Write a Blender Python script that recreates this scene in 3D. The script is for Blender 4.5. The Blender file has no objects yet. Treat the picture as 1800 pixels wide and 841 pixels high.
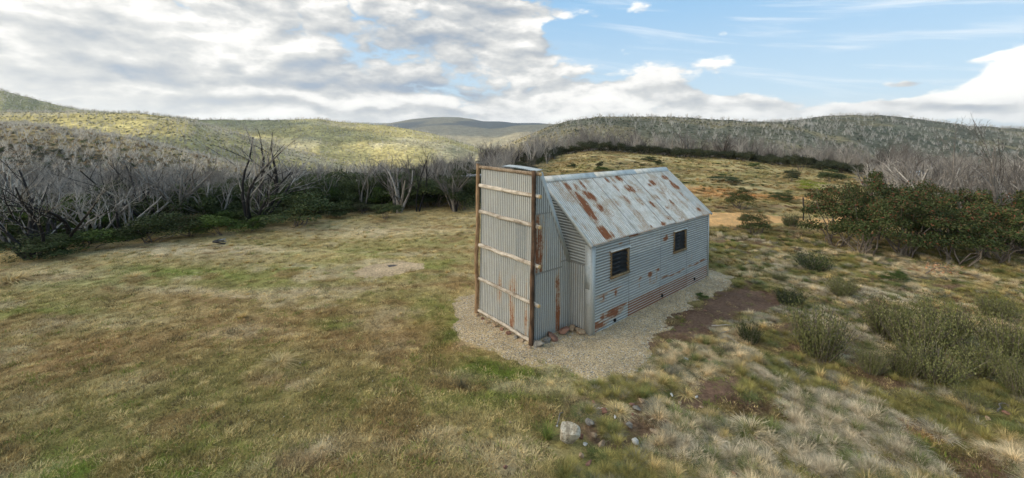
import bpy, math, random
import numpy as np
random.seed(7); rng = np.random.default_rng(7)
R = math.radians
S = bpy.context.scene
COL = S.collection

# ------------------------------------------------------------------ camera
F, HZ, ROLL, CH = 706.15, 242.5, 0.01287, 5.1      # focal length and horizon in px of the 1800 px wide photograph, eye height in m
cam = bpy.data.objects.new('camera', bpy.data.cameras.new('camera'))
COL.objects.link(cam); S.camera = cam
cam.data.sensor_width = 36; cam.data.lens = F/1800*36
cam.data.shift_y = -(420.5-HZ)/1800
cam.data.clip_start = .1; cam.data.clip_end = 40000
cam.location = (0, 0, CH)
cam.rotation_mode = 'QUATERNION'
from mathutils import Quaternion, Vector, Matrix
cam.rotation_quaternion = Quaternion((1, 0, 0), R(90)) @ Quaternion((0, 0, 1), ROLL)
S.view_settings.view_transform = 'Standard'; S.view_settings.look = 'None'
S.view_settings.exposure = 0.52
S.view_settings.gamma = 1

def ray(px, py):                                   # world direction seen at a photo pixel (depth 1)
    dx, dy = px-900, py-HZ; c, s = math.cos(ROLL), math.sin(ROLL)
    return ((dx*c+dy*s)/F, 1.0, -(-dx*s+dy*c)/F)
def gp(px, py, z=0.0):                             # point of the level ground seen at a photo pixel
    r = ray(px, py); k = (z-CH)/r[2]
    return (r[0]*k, k)

# ------------------------------------------------------------------ sun and sky
SUN_EL, SUN_AZ = 23, -102                          # azimuth from +Y towards +X, degrees
sd = Vector((math.sin(R(SUN_AZ))*math.cos(R(SUN_EL)), math.cos(R(SUN_AZ))*math.cos(R(SUN_EL)), math.sin(R(SUN_EL))))
sun = bpy.data.objects.new('sun', bpy.data.lights.new('sun', 'SUN')); COL.objects.link(sun)
sun.data.energy = 5.0; sun.data.angle = R(.6); sun.data.color = (1, .88, .68)
sun.rotation_euler = sd.to_track_quat('Z', 'Y').to_euler()

class NT:                                          # small node-tree writer
    def __init__(s, tree): s.t = tree; s.n = tree.nodes; s.l = tree.links; s.n.clear()
    def put(s, sock, v):
        if isinstance(v, bpy.types.NodeSocket): s.l.new(v, sock)
        elif v is not None: sock.default_value = v
    def node(s, typ, ins=(), **kw):
        n = s.n.new(typ)
        for k, v in kw.items(): setattr(n, k, v)
        it = ins.items() if isinstance(ins, dict) else enumerate(ins)
        for k, v in it: s.put(n.inputs[k], v)
        return n
    def m(s, op, a, b=None, c=None, clamp=False):
        n = s.node('ShaderNodeMath', operation=op, use_clamp=clamp); s.put(n.inputs[0], a)
        if b is not None: s.put(n.inputs[1], b)
        if c is not None: s.put(n.inputs[2], c)
        return n.outputs[0]
    def v(s, op, a, b=None, sc=None):
        n = s.node('ShaderNodeVectorMath', operation=op); s.put(n.inputs[0], a)
        if b is not None: s.put(n.inputs[1], b)
        if sc is not None: s.put(n.inputs['Scale'], sc)
        return n.outputs['Value'] if op in ('LENGTH', 'DISTANCE', 'DOT_PRODUCT') else n.outputs[0]
    def noise(s, vec, scale, detail=4, rough=.5, dist=0.0, out=0):
        n = s.node('ShaderNodeTexNoise'); s.put(n.inputs['Vector'], vec); s.put(n.inputs['Scale'], scale)
        s.put(n.inputs['Detail'], float(detail)); s.put(n.inputs['Roughness'], rough); s.put(n.inputs['Distortion'], dist)
        return n.outputs[out]
    def ramp(s, x, a, b, lo=0.0, hi=1.0, smooth=True):
        n = s.node('ShaderNodeMapRange', interpolation_type='SMOOTHSTEP' if smooth else 'LINEAR', clamp=True)
        for k, v in zip(('Value', 'From Min', 'From Max', 'To Min', 'To Max'), (x, a, b, lo, hi)): s.put(n.inputs[k], v)
        return n.outputs[0]
    def mix(s, f, a, b, typ='MIX'):
        n = s.node('ShaderNodeMix', data_type='RGBA', blend_type=typ)
        s.put(n.inputs[0], f)
        for k, v in ((6, a), (7, b)):
            s.put(n.inputs[k], (*v, 1) if isinstance(v, tuple) and len(v) == 3 else v)
        return n.outputs[2]

W = bpy.data.worlds.new('World'); S.world = W; W.use_nodes = True
def build_sky():
    t = NT(W.node_tree)
    sky = t.node('ShaderNodeTexSky', sky_type='NISHITA', sun_disc=False)
    sky.sun_elevation = R(SUN_EL); sky.sun_rotation = R(SUN_AZ); sky.altitude = 1500; sky.dust_density = 2.2; sky.air_density = 1.0
    g = t.node('ShaderNodeTexCoord').outputs['Generated']
    sep = t.node('ShaderNodeSeparateXYZ', [g])
    x, y, z = sep.outputs
    az = t.m('ARCTAN2', x, y); el = t.m('ARCSINE', z)
    ae = t.node('ShaderNodeCombineXYZ', [az, el, 0.0]).outputs[0]
    warp = t.noise(g, 6.0, 3, .5, out=1)
    aew = t.v('ADD', ae, t.v('SCALE', t.v('SUBTRACT', warp, (.5, .5, .5)), sc=.07))
    def pos(px, py):
        r = ray(px, py); return math.atan2(r[0], r[1]), math.asin(r[2]/math.sqrt(r[0]**2+1+r[2]**2))
    def blob(px, py, wx, wy, w, src=aew):                 # soft spot in azimuth and elevation; sizes in photo px
        a, e = pos(px, py); k = math.cos(a)**2/F
        d = t.v('LENGTH', t.v('MULTIPLY', t.v('SUBTRACT', src, (a, e, 0)), (1/(wx*k), F/wy*1.0/max(.45, math.cos(a)), 0)))
        return t.ramp(d, 1.35, 0.0, 0.0, w)
    def total(l, s0):
        for b in l: s0 = t.m('ADD', s0, b)
        return s0
    st = t.v('MULTIPLY', g, (1, 1, 2.3))
    horizonward = t.ramp(el, .02, .24)
    def field(q):                                           # billowing cloud density, about .57 on average
        n1 = t.noise(q, 3.1, 10, .57, .2); n2 = t.noise(t.v('ADD', q, (3.1, 1.7, .4)), 11, 8, .62, .1); n4 = t.noise(t.v('ADD', q, (1.1, 5.7, 2.4)), 7.5, 5, .5, .0)
        bil = t.m('ABSOLUTE', t.m('SUBTRACT', n4, .5))
        return t.m('ADD', t.m('ADD', t.m('MULTIPLY', n1, .78), t.m('MULTIPLY', n2, .20)), t.m('MULTIPLY', bil, .95))
    dens = field(st)
    # more cloud to the left and overhead, a low bank on the horizon, blue to the right
    cover = total([t.ramp(az, .36, -.24, 0.0, .28), t.ramp(el, .5, 1.0, 0.0, .10), t.ramp(el, .15, .02, 0.0, .12)], -.14)
    puffs = [(1130, 125, 120, 50, .30), (1250, 118, 60, 24, .22), (1060, 190, 190, 40, .28), (1310, 182, 160, 26, .22), (1480, 200, 240, 20, .26), (1660, 196, 160, 18, .3), (1500, 110, 260, 40, -.06),
             (1265, 56, 38, 13, .26), (1215, 50, 34, 12, .12), (1435, 92, 46, 11, .19), (1800, 140, 130, 72, .62), (1710, 168, 100, 34, .46),
             (1570, 185, 90, 16, .22), (1590, 146, 66, 9, .22), (1400, 56, 36, 14, .16), (930, 20, 160, 30, .22), (900, 70, 60, 30, .18),
             (1130, 30, 40, 34, .12), (960, 160, 120, 60, .18), (300, 90, 500, 120, .12), (1690, 100, 170, 9, .12), (1540, 102, 90, 8, .11),
             (1380, 20, 300, 60, -.14), (1560, 60, 160, 46, -.14), (930, 212, 90, 10, -.06), (560, 188, 300, 14, .03), (960, 46, 36, 20, -.12)]
    cover = total([blob(*p) for p in puffs], cover)
    d = t.m('ADD', dens, cover)
    alpha = t.ramp(d, .55, .67)
    # relief: density here against density a step towards the light (up and left)
    st2 = t.v('ADD', st, (-.02, 0.0, .04))
    rel = t.m('SUBTRACT', dens, field(st2))
    n3 = t.noise(t.v('MULTIPLY', g, (1, 1, 3.0)), 2.0, 8, .55, .5)
    thick = t.ramp(d, .66, .98)
    greys = [(560, 40, 300, 60, .36), (780, 90, 200, 60, .32), (170, 130, 260, 44, .22), (620, 152, 330, 20, .50), (120, 196, 420, 14, .55), (760, 160, 110, 13, .55),
             (460, 188, 330, 12, .55), (820, 200, 120, 14, .35), (1240, 150, 80, 14, .42), (1040, 150, 130, 14, .40), (1720, 186, 110, 12, .65), (1590, 146, 66, 10, .55), (1400, 56, 36, 14, .7),
             (985, 82, 40, 16, .6), (930, 8, 160, 22, .5), (1560, 184, 60, 8, .3), (1330, 180, 60, 8, .35),
             (70, 60, 130, 70, -.1), (190, 60, 160, 36, .30), (120, 120, 200, 30, .30), (60, 20, 150, 20, .2), (420, 165, 240, 10, -.35), (700, 185, 220, 9, -.25), (1790, 132, 130, 56, -1.0), (1700, 160, 70, 20, -.6), (1250, 110, 60, 16, -.4), (1060, 178, 160, 14, -.5), (1130, 105, 110, 22, -.3)]
    shade = total([blob(*p) for p in greys], t.m('MULTIPLY', t.m('SUBTRACT', n3, .46), 2.3))
    shade = t.m('ADD', shade, t.m('MULTIPLY', rel, -2.9))
    shade = t.m('ADD', shade, t.m('MULTIPLY', thick, .22))
    sh = t.ramp(shade, -.40, 1.05, 0.0, 1.0, smooth=False)
    cr = t.node('ShaderNodeValToRGB', [sh]); e = cr.color_ramp
    e.elements[0].position = 0; e.elements[0].color = (.83, .81, .755, 1)
    e.elements[1].position = 1; e.elements[1].color = (.22, .275, .35, 1)
    for p_, c_ in ((.28, (.72, .70, .665, 1)), (.50, (.50, .50, .485, 1)), (.74, (.345, .365, .385, 1))):
        q = e.elements.new(p_); q.color = c_
    # thin high streaks
    sk = t.node('ShaderNodeVectorRotate', {'Vector': ae, 'Angle': .16}, rotation_type='Z_AXIS').outputs[0]
    ci = t.noise(t.v('MULTIPLY', sk, (2.6, 30., 1.)), 1.3, 6, .6, .4); cirrus = t.m('MULTIPLY', t.ramp(ci, .47, .78), t.m('MULTIPLY', t.ramp(az, -.1, .5), t.ramp(el, .04, .12, 0, .62)))
    lo = t.mix(t.ramp(el, .0, .12), (.56, .61, .63), (.42, .56, .66))
    blue = t.mix(.80, t.v('SCALE', sky.outputs[0], sc=.085), t.mix(t.ramp(el, .06, .40), lo, (.22, .43, .66)))
    blue = t.mix(cirrus, blue, (.74, .75, .75))
    out = t.mix(t.m('MULTIPLY', alpha, .97), blue, cr.outputs[0])
    below = t.ramp(el, -.02, -.10)
    out = t.mix(below, out, (.10, .10, .07))
    glow = t.v('DOT_PRODUCT', g, tuple(sd))                # clouds towards the sun are brighter
    gain = t.v('SCALE', out, sc=t.m('MULTIPLY', t.ramp(glow, .66, 1.0, 1.0, 3.0), 9.0))
    bg = t.node('ShaderNodeBackground', {'Color': gain, 'Strength': .12})
    o = t.node('ShaderNodeOutputWorld'); t.l.new(bg.outputs[0], o.inputs[0])
build_sky()

# ------------------------------------------------------------------ helpers
def tag(o, label=None, cat=None, group=None, kind=None):
    if label: o['label'] = label
    if cat: o['category'] = cat
    if group: o['group'] = group
    if kind: o['kind'] = kind
    return o
def hash2(ix, iy, seed):
    h = (ix.astype(np.int64)*374761393 + iy.astype(np.int64)*668265263 + seed*974711) & 0x7fffffff
    h = ((h ^ (h >> 13))*1274126177) & 0x7fffffff
    return ((h ^ (h >> 16)) & 0xffff)/65535.0
def vnoise(x, y, seed=0):
    x = np.asarray(x, float); y = np.asarray(y, float)
    ix, iy = np.floor(x), np.floor(y); fx, fy = x-ix, y-iy
    fx = fx*fx*(3-2*fx); fy = fy*fy*(3-2*fy)
    a, b, c, d = hash2(ix, iy, seed), hash2(ix+1, iy, seed), hash2(ix, iy+1, seed), hash2(ix+1, iy+1, seed)
    return (a*(1-fx)+b*fx)*(1-fy)+(c*(1-fx)+d*fx)*fy
def fbm(x, y, sc=1.0, oct=4, seed=0):              # 0..1, mean .5
    s, a, n = 0, .5, 0
    x = np.asarray(x, float)/sc; y = np.asarray(y, float)/sc
    for k in range(oct):
        s = s+a*vnoise(x, y, seed+k*17); n += a; a *= .5
        x, y = x*1.97+13.1-y*.31, y*2.03+7.7+x*.29
    return s/n
def sstep(a, b, x):
    t = np.clip((np.asarray(x, float)-a)/(b-a), 0, 1); return t*t*(3-2*t)
def mesh(name, V, Fc, mat=None, attrs=None, smooth=False):
    me = bpy.data.meshes.new(name); V = np.asarray(V, float)
    Fc = [np.asarray(f) for f in (Fc if isinstance(Fc, (list, tuple)) else [Fc])]
    Fc = [f for f in Fc if len(f)]
    me.vertices.add(len(V)); me.vertices.foreach_set('co', V.ravel())
    nl = sum(f.size for f in Fc); nf = sum(len(f) for f in Fc)
    me.loops.add(nl); me.polygons.add(nf)
    me.loops.foreach_set('vertex_index', np.concatenate([f.ravel() for f in Fc]))
    tot = np.concatenate([np.full(len(f), f.shape[1]) for f in Fc])
    me.polygons.foreach_set('loop_start', np.concatenate([[0], np.cumsum(tot)[:-1]]))
    me.polygons.foreach_set('loop_total', tot)
    if smooth: me.polygons.foreach_set('use_smooth', np.ones(nf, bool))
    for k, a in (attrs or {}).items():
        a = np.asarray(a, float)
        if a.ndim == 1: me.attributes.new(k, 'FLOAT', 'POINT').data.foreach_set('value', a)
        else:
            at = me.attributes.new(k, 'FLOAT_COLOR', 'POINT')
            at.data.foreach_set('color', np.c_[a, np.ones(len(a))].ravel())
    me.update(); me.validate()
    if mat: me.materials.append(mat)
    return me
def obj(name, me, parent=None, link=True):
    o = bpy.data.objects.new(name, me)
    if link: COL.objects.link(o)
    if parent: o.parent = parent
    return o
def empty(name, loc=(0, 0, 0), rz=0):
    o = bpy.data.objects.new(name, None); COL.objects.link(o); o.location = loc; o.rotation_euler = (0, 0, rz)
    o.empty_display_size = .2
    return o
def grid_faces(nr, nc):
    i = np.arange(nr-1)[:, None]*nc+np.arange(nc-1)[None]
    return np.stack([i, i+1, i+nc+1, i+nc], -1).reshape(-1, 4)
def join(parts):                                    # parts: list of (V, F) of equal face size, or attrs dict third
    V, Fs, A, n = [], [], {}, 0
    for p in parts:
        V.append(p[0]); Fs.append(np.asarray(p[1])+n); n += len(p[0])
        if len(p) > 2:
            for k, a in p[2].items(): A.setdefault(k, []).append(a)
    return np.concatenate(V), np.concatenate(Fs), {k: np.concatenate(a) for k, a in A.items()}
def tube(pts, rad, sides=6, bump=0.0, caps=True, seed=0):
    pts = np.asarray(pts, float); n = len(pts); rad = np.broadcast_to(rad, n)
    T = np.gradient(pts, axis=0); T /= np.linalg.norm(T, axis=1)[:, None]+1e-9
    ref = np.array([0, 0, 1.]) if abs(T[0][2]) < .9 else np.array([1., 0, 0])
    A = np.cross(T, ref); A /= np.linalg.norm(A, axis=1)[:, None]+1e-9; B = np.cross(T, A)
    th = np.linspace(0, 2*np.pi, sides, endpoint=False)
    rr = rad[:, None]*np.ones(sides)
    if bump: rr = rr*(1+bump*(np.random.default_rng(seed).random((n, sides))-.5)*2)
    V = pts[:, None]+rr[..., None]*(np.cos(th)[None, :, None]*A[:, None]+np.sin(th)[None, :, None]*B[:, None])
    i = np.arange(n-1)[:, None]*sides; j = np.arange(sides)[None]; k = (j+1) % sides
    Fq = np.stack([i+j, i+k, i+sides+k, i+sides+j], -1).reshape(-1, 4)
    V = V.reshape(-1, 3)
    if caps:
        V = np.concatenate([V, pts[:1], pts[-1:]]); c0, c1 = n*sides, n*sides+1
        j = np.arange(sides); k = (j+1) % sides; l = (n-1)*sides
        # end caps as quads with a doubled centre edge kept cheap: pairs of sides
        jj = np.arange(0, sides-sides % 2, 2)
        Fq = np.concatenate([Fq, np.stack([np.full(len(jj), c0), (jj+2) % sides, jj+1, jj], -1),
                             np.stack([np.full(len(jj), c1), l+jj, l+jj+1, l+(jj+2) % sides], -1)])
    return V, Fq
def box(x0, x1, y0, y1, z0, z1):
    V = np.array([[x, y, z] for x in (x0, x1) for y in (y0, y1) for z in (z0, z1)], float)
    return V, np.array([[0, 1, 3, 2], [4, 6, 7, 5], [0, 4, 5, 1], [2, 3, 7, 6], [0, 2, 6, 4], [1, 5, 7, 3]])

# ------------------------------------------------------------------ terrain shape
def hz(px): return HZ+math.tan(ROLL)*(px-900)
def lz(px, py, D): return CH-(py-hz(px))/F*D
TP = np.array([-900, -400, 0, 300, 600, 850, 950, 1050, 1250, 1400, 1560, 1800, 2300, 3000])
BY = np.array([0, 16, 30, 45, 70, 95, 140, 220, 400, 1000, 12000])
BZ = np.array([   # z of the valley floor by column px and depth
 [0, 0, -1, -2.5, -6, -10, -16, -24, -34, -60, -120],
 [0, 0, -1, -2.5, -5.5, -9, -16, -24, -34, -60, -120],
 [0, 0, -.9, -2.2, -5, -8.5, -16, -24, -34, -60, -120],
 [0, 0, -.5, -1.7, -4, -7.5, -16, -25, -36, -60, -120],
 [0, 0, -.2, -.9, -2.3, -5.2, -12, -24, -38, -60, -120],
 [0, 0, .1, -.1, .1, -2.4, -9, -22, -40, -80, -120],
 [0, 0, .2, .7, 1.7, 0, -8, -22, -40, -80, -120],
 [0, 0, .3, 1.2, 3.0, 1.4, -8, -22, -40, -80, -120],
 [0, 0, .15, .7, 2.0, .3, -9, -22, -36, -70, -120],
 [0, 0, 0, .3, .9, -1, -9, -20, -30, -60, -120],
 [0, 0, -.1, -.2, -.5, -3, -10, -18, -28, -60, -120],
 [0, 0, -.2, -.7, -2, -4, -9, -16, -26, -60, -120],
 [0, 0, -.3, -1, -2, -4, -9, -16, -26, -60, -120],
 [0, 0, -.3, -1, -2, -4, -9, -16, -26, -60, -120]], float)
LAY = [  # crest depth, front width, back width, base z, crest points in px of the photograph
 (150, 62, 90, -26, [(-900, 190), (-400, 196), (0, 217), (100, 226), (200, 240), (300, 262), (400, 287), (500, 312), (700, 380), (3000, 500)]),
 (330, 170, 95, -45, [(-900, 175), (-300, 178), (0, 200), (140, 199), (260, 203), (330, 212), (400, 232), (460, 250), (530, 268), (620, 292), (800, 350), (3000, 500)]),
 (620, 300, 300, -70, [(-900, 130), (-300, 130), (-60, 158), (0, 164), (50, 172), (110, 188), (170, 196), (290, 203), (340, 209), (450, 211), (560, 209), (640, 216), (720, 228), (780, 240), (850, 262), (1000, 330), (3000, 400)]),
 (420, 230, 260, -40, [(-900, 400), (760, 330), (860, 270), (905, 248), (950, 230), (1000, 213), (1050, 206), (1100, 206), (1190, 205), (1260, 209), (1340, 214), (1420, 218), (1560, 240), (1800, 262), (3000, 290)]),
 (640, 300, 300, -40, [(-900, 400), (1100, 300), (1250, 232), (1340, 216), (1400, 211), (1450, 205), (1500, 202), (1560, 206), (1620, 213), (1700, 222), (1800, 227), (1900, 224), (2300, 215), (3000, 215)]),
 (3200, 1300, 900, -110, [(-900, 260), (560, 240), (660, 218), (720, 209), (765, 206), (810, 206), (850, 212), (900, 216), (960, 217), (1000, 222), (1100, 240), (3000, 260)]),
 (2300, 700, 700, -110, [(-900, 300), (640, 240), (720, 226), (790, 220), (860, 228), (900, 222), (960, 218), (1040, 224), (1150, 240), (3000, 300)]),
 (7000, 2500, 2000, -120, [(-900, 214), (400, 215), (600, 216), (900, 217), (1200, 222), (3000, 240)])]
def height(x, y, fine=True):
    x = np.asarray(x, float); y = np.maximum(np.asarray(y, float), .5)
    t = np.clip(x/y, -2.55, 2.97); px = 900+t*F
    # bilinear lookup of the floor table
    Yl = np.clip(y, 0, 11999)
    zi = np.array([np.interp(Yl.ravel(), BY, BZ[i]) for i in range(len(TP))])   # columns x points
    k = np.clip(np.searchsorted(TP, px.ravel())-1, 0, len(TP)-2); f = (px.ravel()-TP[k])/(TP[k+1]-TP[k]); f = np.clip(f, 0, 1); f = f*f*(3-2*f)
    ii = np.arange(len(k)); z = (zi[k, ii]*(1-f)+zi[k+1, ii]*f).reshape(y.shape)
    far = sstep(90, 300, y)
    rid = (np.abs(fbm(x, y, 130, 4, 5)-.5)*2)
    z = z+far*(fbm(x, y, 90, 4, 3)-.5)*14
    for D, wf, wb, base, pts in LAY:
        cx = np.array([p[0] for p in pts], float); cz = np.array([lz(p[0], p[1], D) for p in pts])
        zc = np.interp(px, cx, cz)
        zc = zc+(fbm(px, px*0, 60, 3, int(D))-.5)*.010*D
        s = (y-D*(1+.10*(fbm(px, px*0+3, 160, 2, int(D)+9)-.5)))
        q = np.where(s < 0, -s/wf, s/wb)
        prof = 1-np.minimum(q, 1.6)**1.7*.62
        lay = base+(zc-base)*prof-(rid*.5)*np.minimum(q, 1)*.05*np.minimum(D, 900)
        lay = np.where((zc < base+2) | (q > 1.15), -900, lay)
        w = min(.008*D, 5)
        dd = np.clip((lay-z)/w, -30, 30)
        z = np.where(dd > 12, lay, z+w*np.log1p(np.exp(np.minimum(dd, 12))))
    if fine:
        hut = sstep(2.2, 6.0, np.hypot(x-2.6, y-12.6))
        hut = np.maximum(hut, 0)
        rgt = sstep(.5, 4, x-1-.35*(y-6))
        z = z+hut*((fbm(x, y, 5, 3, 21)-.5)*.28+(fbm(x, y, .9, 3, 22)-.5)*(.06+.20*rgt))*sstep(0, 3, y)
    return z
def hgt(x, y): return float(height(np.array([x]), np.array([y]))[0])

# ------------------------------------------------------------------ ground colours (albedo)
STRAW, PALE, GREEN, OLIVE, BROWN, EARTH, SAND = map(np.array, ((.57, .425, .19), (.72, .565, .335), (.165, .20, .038), (.325, .275, .09), (.42, .265, .115), (.175, .105, .068), (.66, .385, .16)))
def blobs(x, y, lst):
    r = 0
    for px, py, rx, ry, w in lst:
        cx, cy = gp(px, py); r = r+w*np.exp(-((x-cx)/rx)**2-((y-cy)/ry)**2)
    return r
def near_colour(x, y):
    x = np.asarray(x, float); y = np.asarray(y, float)
    a = fbm(x*.55+y*.25, y*1.3-x*.2, 1.6, 4, 31); b = fbm(x*.5+y*.2, y*1.2, 4.5, 4, 32); c = fbm(x, y, .55, 3, 33)
    wx = x+(a-.5)*2.2; wy = y+(b-.5)*2.2
    right = sstep(-.6, 1.2, (x-1.2-.42*(y-8))+(b-.5)*2)
    c0 = STRAW*.86+0*x[..., None]
    def lay(col, w):
        nonlocal c0
        w = np.clip(w, 0, 1)[..., None]; c0 = c0*(1-w)+col*w
    lay(OLIVE, sstep(.46, .64, b)*.65)
    lay(BROWN, blobs(wx, wy, [(560, 560, 3.0, 1.4, .95), (760, 600, 2.0, 1.2, .7), (250, 600, 2.6, 1.2, .7), (620, 760, 1.5, 1.2, .7), (60, 640, 1.4, 1.4, .6), (330, 520, 3.0, .7, .6), (780, 560, 1, 1, .4)]))
    lay(OLIVE*.95, blobs(wx, wy, [(400, 640, 2.0, .9, .6), (60, 520, 2.5, 1.6, .5), (700, 660, 1.1, .8, .5), (300, 800, 3, 1, .6), (420, 690, 1, .6, .4)]))
    lay(GREEN*1.25, blobs(wx, wy, [(300, 482, 3.6, .6, .9), (140, 500, 2.5, .5, .7), (560, 470, 2.8, .6, .8), (560, 440, 3.2, .8, .55), (760, 470, 1.4, 1.4, .55), (60, 545, 2.2, .6, .6), (480, 500, 2, .4, .5), (580, 560, .8, .5, .7), (240, 812, 1.4, .5, 1.2), (380, 800, .6, .3, .8), (760, 540, .7, 1.0, .6),
                              (780, 420, 2.5, 2.2, .30), (1480, 330, 4, 3, .3), (1050, 290, 9, 6, .5)]))
    lay(GREEN*1.05, blobs(wx, wy, [(800, 590, .55, .5, 1.0), (850, 640, .6, .45, 1.1), (910, 660, .7, .35, 1.0), (975, 650, .5, .25, .9), (800, 560, .35, .45, .8), (700, 700, .9, .4, .5), (900, 690, 1.3, .4, .6), (1020, 690, .8, .3, .5), (1290, 460, 1.2, .7, .8)]))
    lay(STRAW*1.08, sstep(.45, .7, a)*sstep(13, 18, y)*(1-right)*.8)
    lay(PALE*.95, blobs(wx, wy, [(240, 440, 4.5, 1.2, .95), (60, 490, 2.5, .8, .8), (450, 432, 3, .8, .75), (330, 510, 2.6, .35, .7), (520, 505, 1.6, .3, .6), (160, 560, 1.4, .4, .5), (420, 575, .7, .35, .6), (250, 655, .7, .3, .5), (690, 540, .8, .35, .5), (540, 800, .6, .3, .7), (560, 765, .5, .3, .8), (700, 600, .5, .5, .35), (680, 405, 6, 1.5, .6), (600, 500, 1.2, .4, .4), (660, 560, .8, .5, .4), (820, 790, .8, .3, .3)]))
    lay(OLIVE*.70, right*.8)
    lay(EARTH*1.1, right*sstep(.50, .60, c*.5+a*.5)*.9)
    lay(STRAW, right*sstep(20, 26, y)*.75)
    # the paddock behind the hut
    pd = sstep(24, 34, y)*sstep(-.05, .05, x/np.maximum(y, 1)-.05)
    lay(STRAW*np.array((.86, .90, .98)), pd*.85); lay(OLIVE*.95, pd*sstep(.45, .62, a)*.6); lay(BROWN*.9, pd*sstep(.5, .62, fbm(x, y*2.2, 3, 3, 40))*.5)
    lay(SAND*.9, blobs(wx*.6+x*.4, wy*.6+y*.4, [(1300, 350, 3.6, 1.6, 1.4), (1240, 342, 3.5, 1.6, 1.2), (1400, 352, 2.4, 1.0, .8)]))
    lay(EARTH*1.5, blobs(wx, wy, [(1290, 371, 2.5, 1.0, 1.0), (1380, 366, 2.2, .8, .8), (1250, 398, 1.5, .7, .8)])*.9)
    lay(EARTH, right*blobs(wx, wy, [(1230, 560, 1.1, .8, 1.3), (1320, 520, 1.2, .8, .9), (1400, 535, .9, .5, .7), (1270, 680, .5, .45, 1.3), (1230, 720, .45, .3, .8), (1100, 600, .2, .2, 0), (1560, 620, .6, .4, .5), (1690, 490, .8, .5, .5)]))
    lay(SAND*.75, blobs(wx, wy, [(1350, 578, .45, .28, 1.1), (1650, 478, 1.0, .5, .9), (1590, 745, .35, .2, .8), (850, 600, .5, .3, .6), (815, 600, .3, .25, .8)]))
    lay(BROWN*.8, sstep(.58, .72, fbm(x*.7+y*.2, y*1.3, .9, 4, 36))*(1-right)*.7); lay(PALE*.9, sstep(.60, .74, fbm(x*.6+y*.2, y*1.4, 1.3, 4, 37))*(1-right)*.6)
    v = .68+.64*fbm(x, y, .22, 3, 35)
    return c0*v[..., None]
def far_colour(x, y):
    t = x/y; n = fbm(x, y, 60, 4, 51); n2 = fbm(x, y, 14, 4, 52); n3 = fbm(x, y, 240, 3, 53)
    left = np.array((.38, .33, .15))*(.75+.5*n2)[..., None]
    left = left*(1-.6*sstep(.46, .60, n)[..., None])+np.array((.40, .365, .26))*(.6*sstep(.46, .60, n)[..., None])
    left = left*(1-.8*sstep(.50, .62, n3)[..., None])+np.array((.21, .215, .11))*(.8*sstep(.50, .62, n3)[..., None])
    right = np.array((.15, .145, .10))*(.7+.6*n2)[..., None]
    w = sstep(.50, .60, n)[..., None]
    right = right*(1-w*.8)+np.array((.27, .225, .125))*w*.8
    w2 = sstep(.52, .62, n3)[..., None]; right = right*(1-w2*.6)+np.array((.06, .075, .05))*w2*.6
    k = sstep(-.04, .04, t)[..., None]
    c = left*(1-k)+right*k
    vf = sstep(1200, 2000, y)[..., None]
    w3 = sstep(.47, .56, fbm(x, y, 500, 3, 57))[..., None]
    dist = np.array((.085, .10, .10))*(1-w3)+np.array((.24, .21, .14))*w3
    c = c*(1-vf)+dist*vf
    spur = np.exp(-((y-140)/45)**2)[..., None]*(1-k)
    return c*(1-spur*.6)+np.array((.27, .20, .10))*(.7+.6*n2)[..., None]*spur*.6

# ------------------------------------------------------------------ materials
def mat(name, fn):
    m = bpy.data.materials.new(name); m.use_nodes = True; t = NT(m.node_tree)
    b = t.node('ShaderNodeBsdfPrincipled'); o = t.node('ShaderNodeOutputMaterial'); t.l.new(b.outputs[0], o.inputs[0])
    fn(t, b); return m
def attr(t, name, inst=False):
    n = t.node('ShaderNodeAttribute', attribute_name=name, attribute_type='INSTANCER' if inst else 'GEOMETRY'); return n
def mul(t, c, k): return t.v('SCALE', c, sc=k)
def bump(t, b, h, strength=.5, dist=.01):
    n = t.node('ShaderNodeBump', {'Strength': strength, 'Distance': dist, 'Height': h}); t.l.new(n.outputs[0], b.inputs['Normal'])

def m_ground(t, b):
    g = t.node('ShaderNodeNewGeometry').outputs['Position']
    c = attr(t, 'col').outputs['Color']
    n = t.noise(g, 14, 6, .7); n2 = t.noise(g, 60, 4, .6); n3 = t.noise(t.v('MULTIPLY', g, (1, 1, .3)), .7, 4, .6)
    k = t.m('ADD', t.ramp(n, .25, .75, .55, 1.35), t.ramp(n2, .3, .7, -.22, .22))
    k = t.m('MULTIPLY', k, t.ramp(n3, .3, .7, .86, 1.14))
    b.inputs['Base Color'].default_value = (.2, .2, .1, 1); t.l.new(mul(t, c, k), b.inputs['Base Color'])
    b.inputs['Roughness'].default_value = .95; b.inputs['Specular IOR Level'].default_value = .1
    bump(t, b, t.m('ADD', n, t.m('MULTIPLY', n2, .5)), .9, .05)
M_ground = mat('turf_soil', m_ground)
def m_hill(t, b):
    g = t.node('ShaderNodeNewGeometry').outputs['Position']
    c = attr(t, 'col').outputs['Color']
    n = t.noise(g, .22, 6, .7); n2 = t.noise(g, .035, 5, .6)
    k = t.m('MULTIPLY', t.ramp(n, .3, .7, .55, 1.4), t.ramp(n2, .3, .7, .8, 1.2))
    t.l.new(mul(t, c, k), b.inputs['Base Color']); b.inputs['Roughness'].default_value = 1; b.inputs['Specular IOR Level'].default_value = 0
    bump(t, b, n, .8, 2.5)
M_hill = mat('scrubby_hillside', m_hill)
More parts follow.
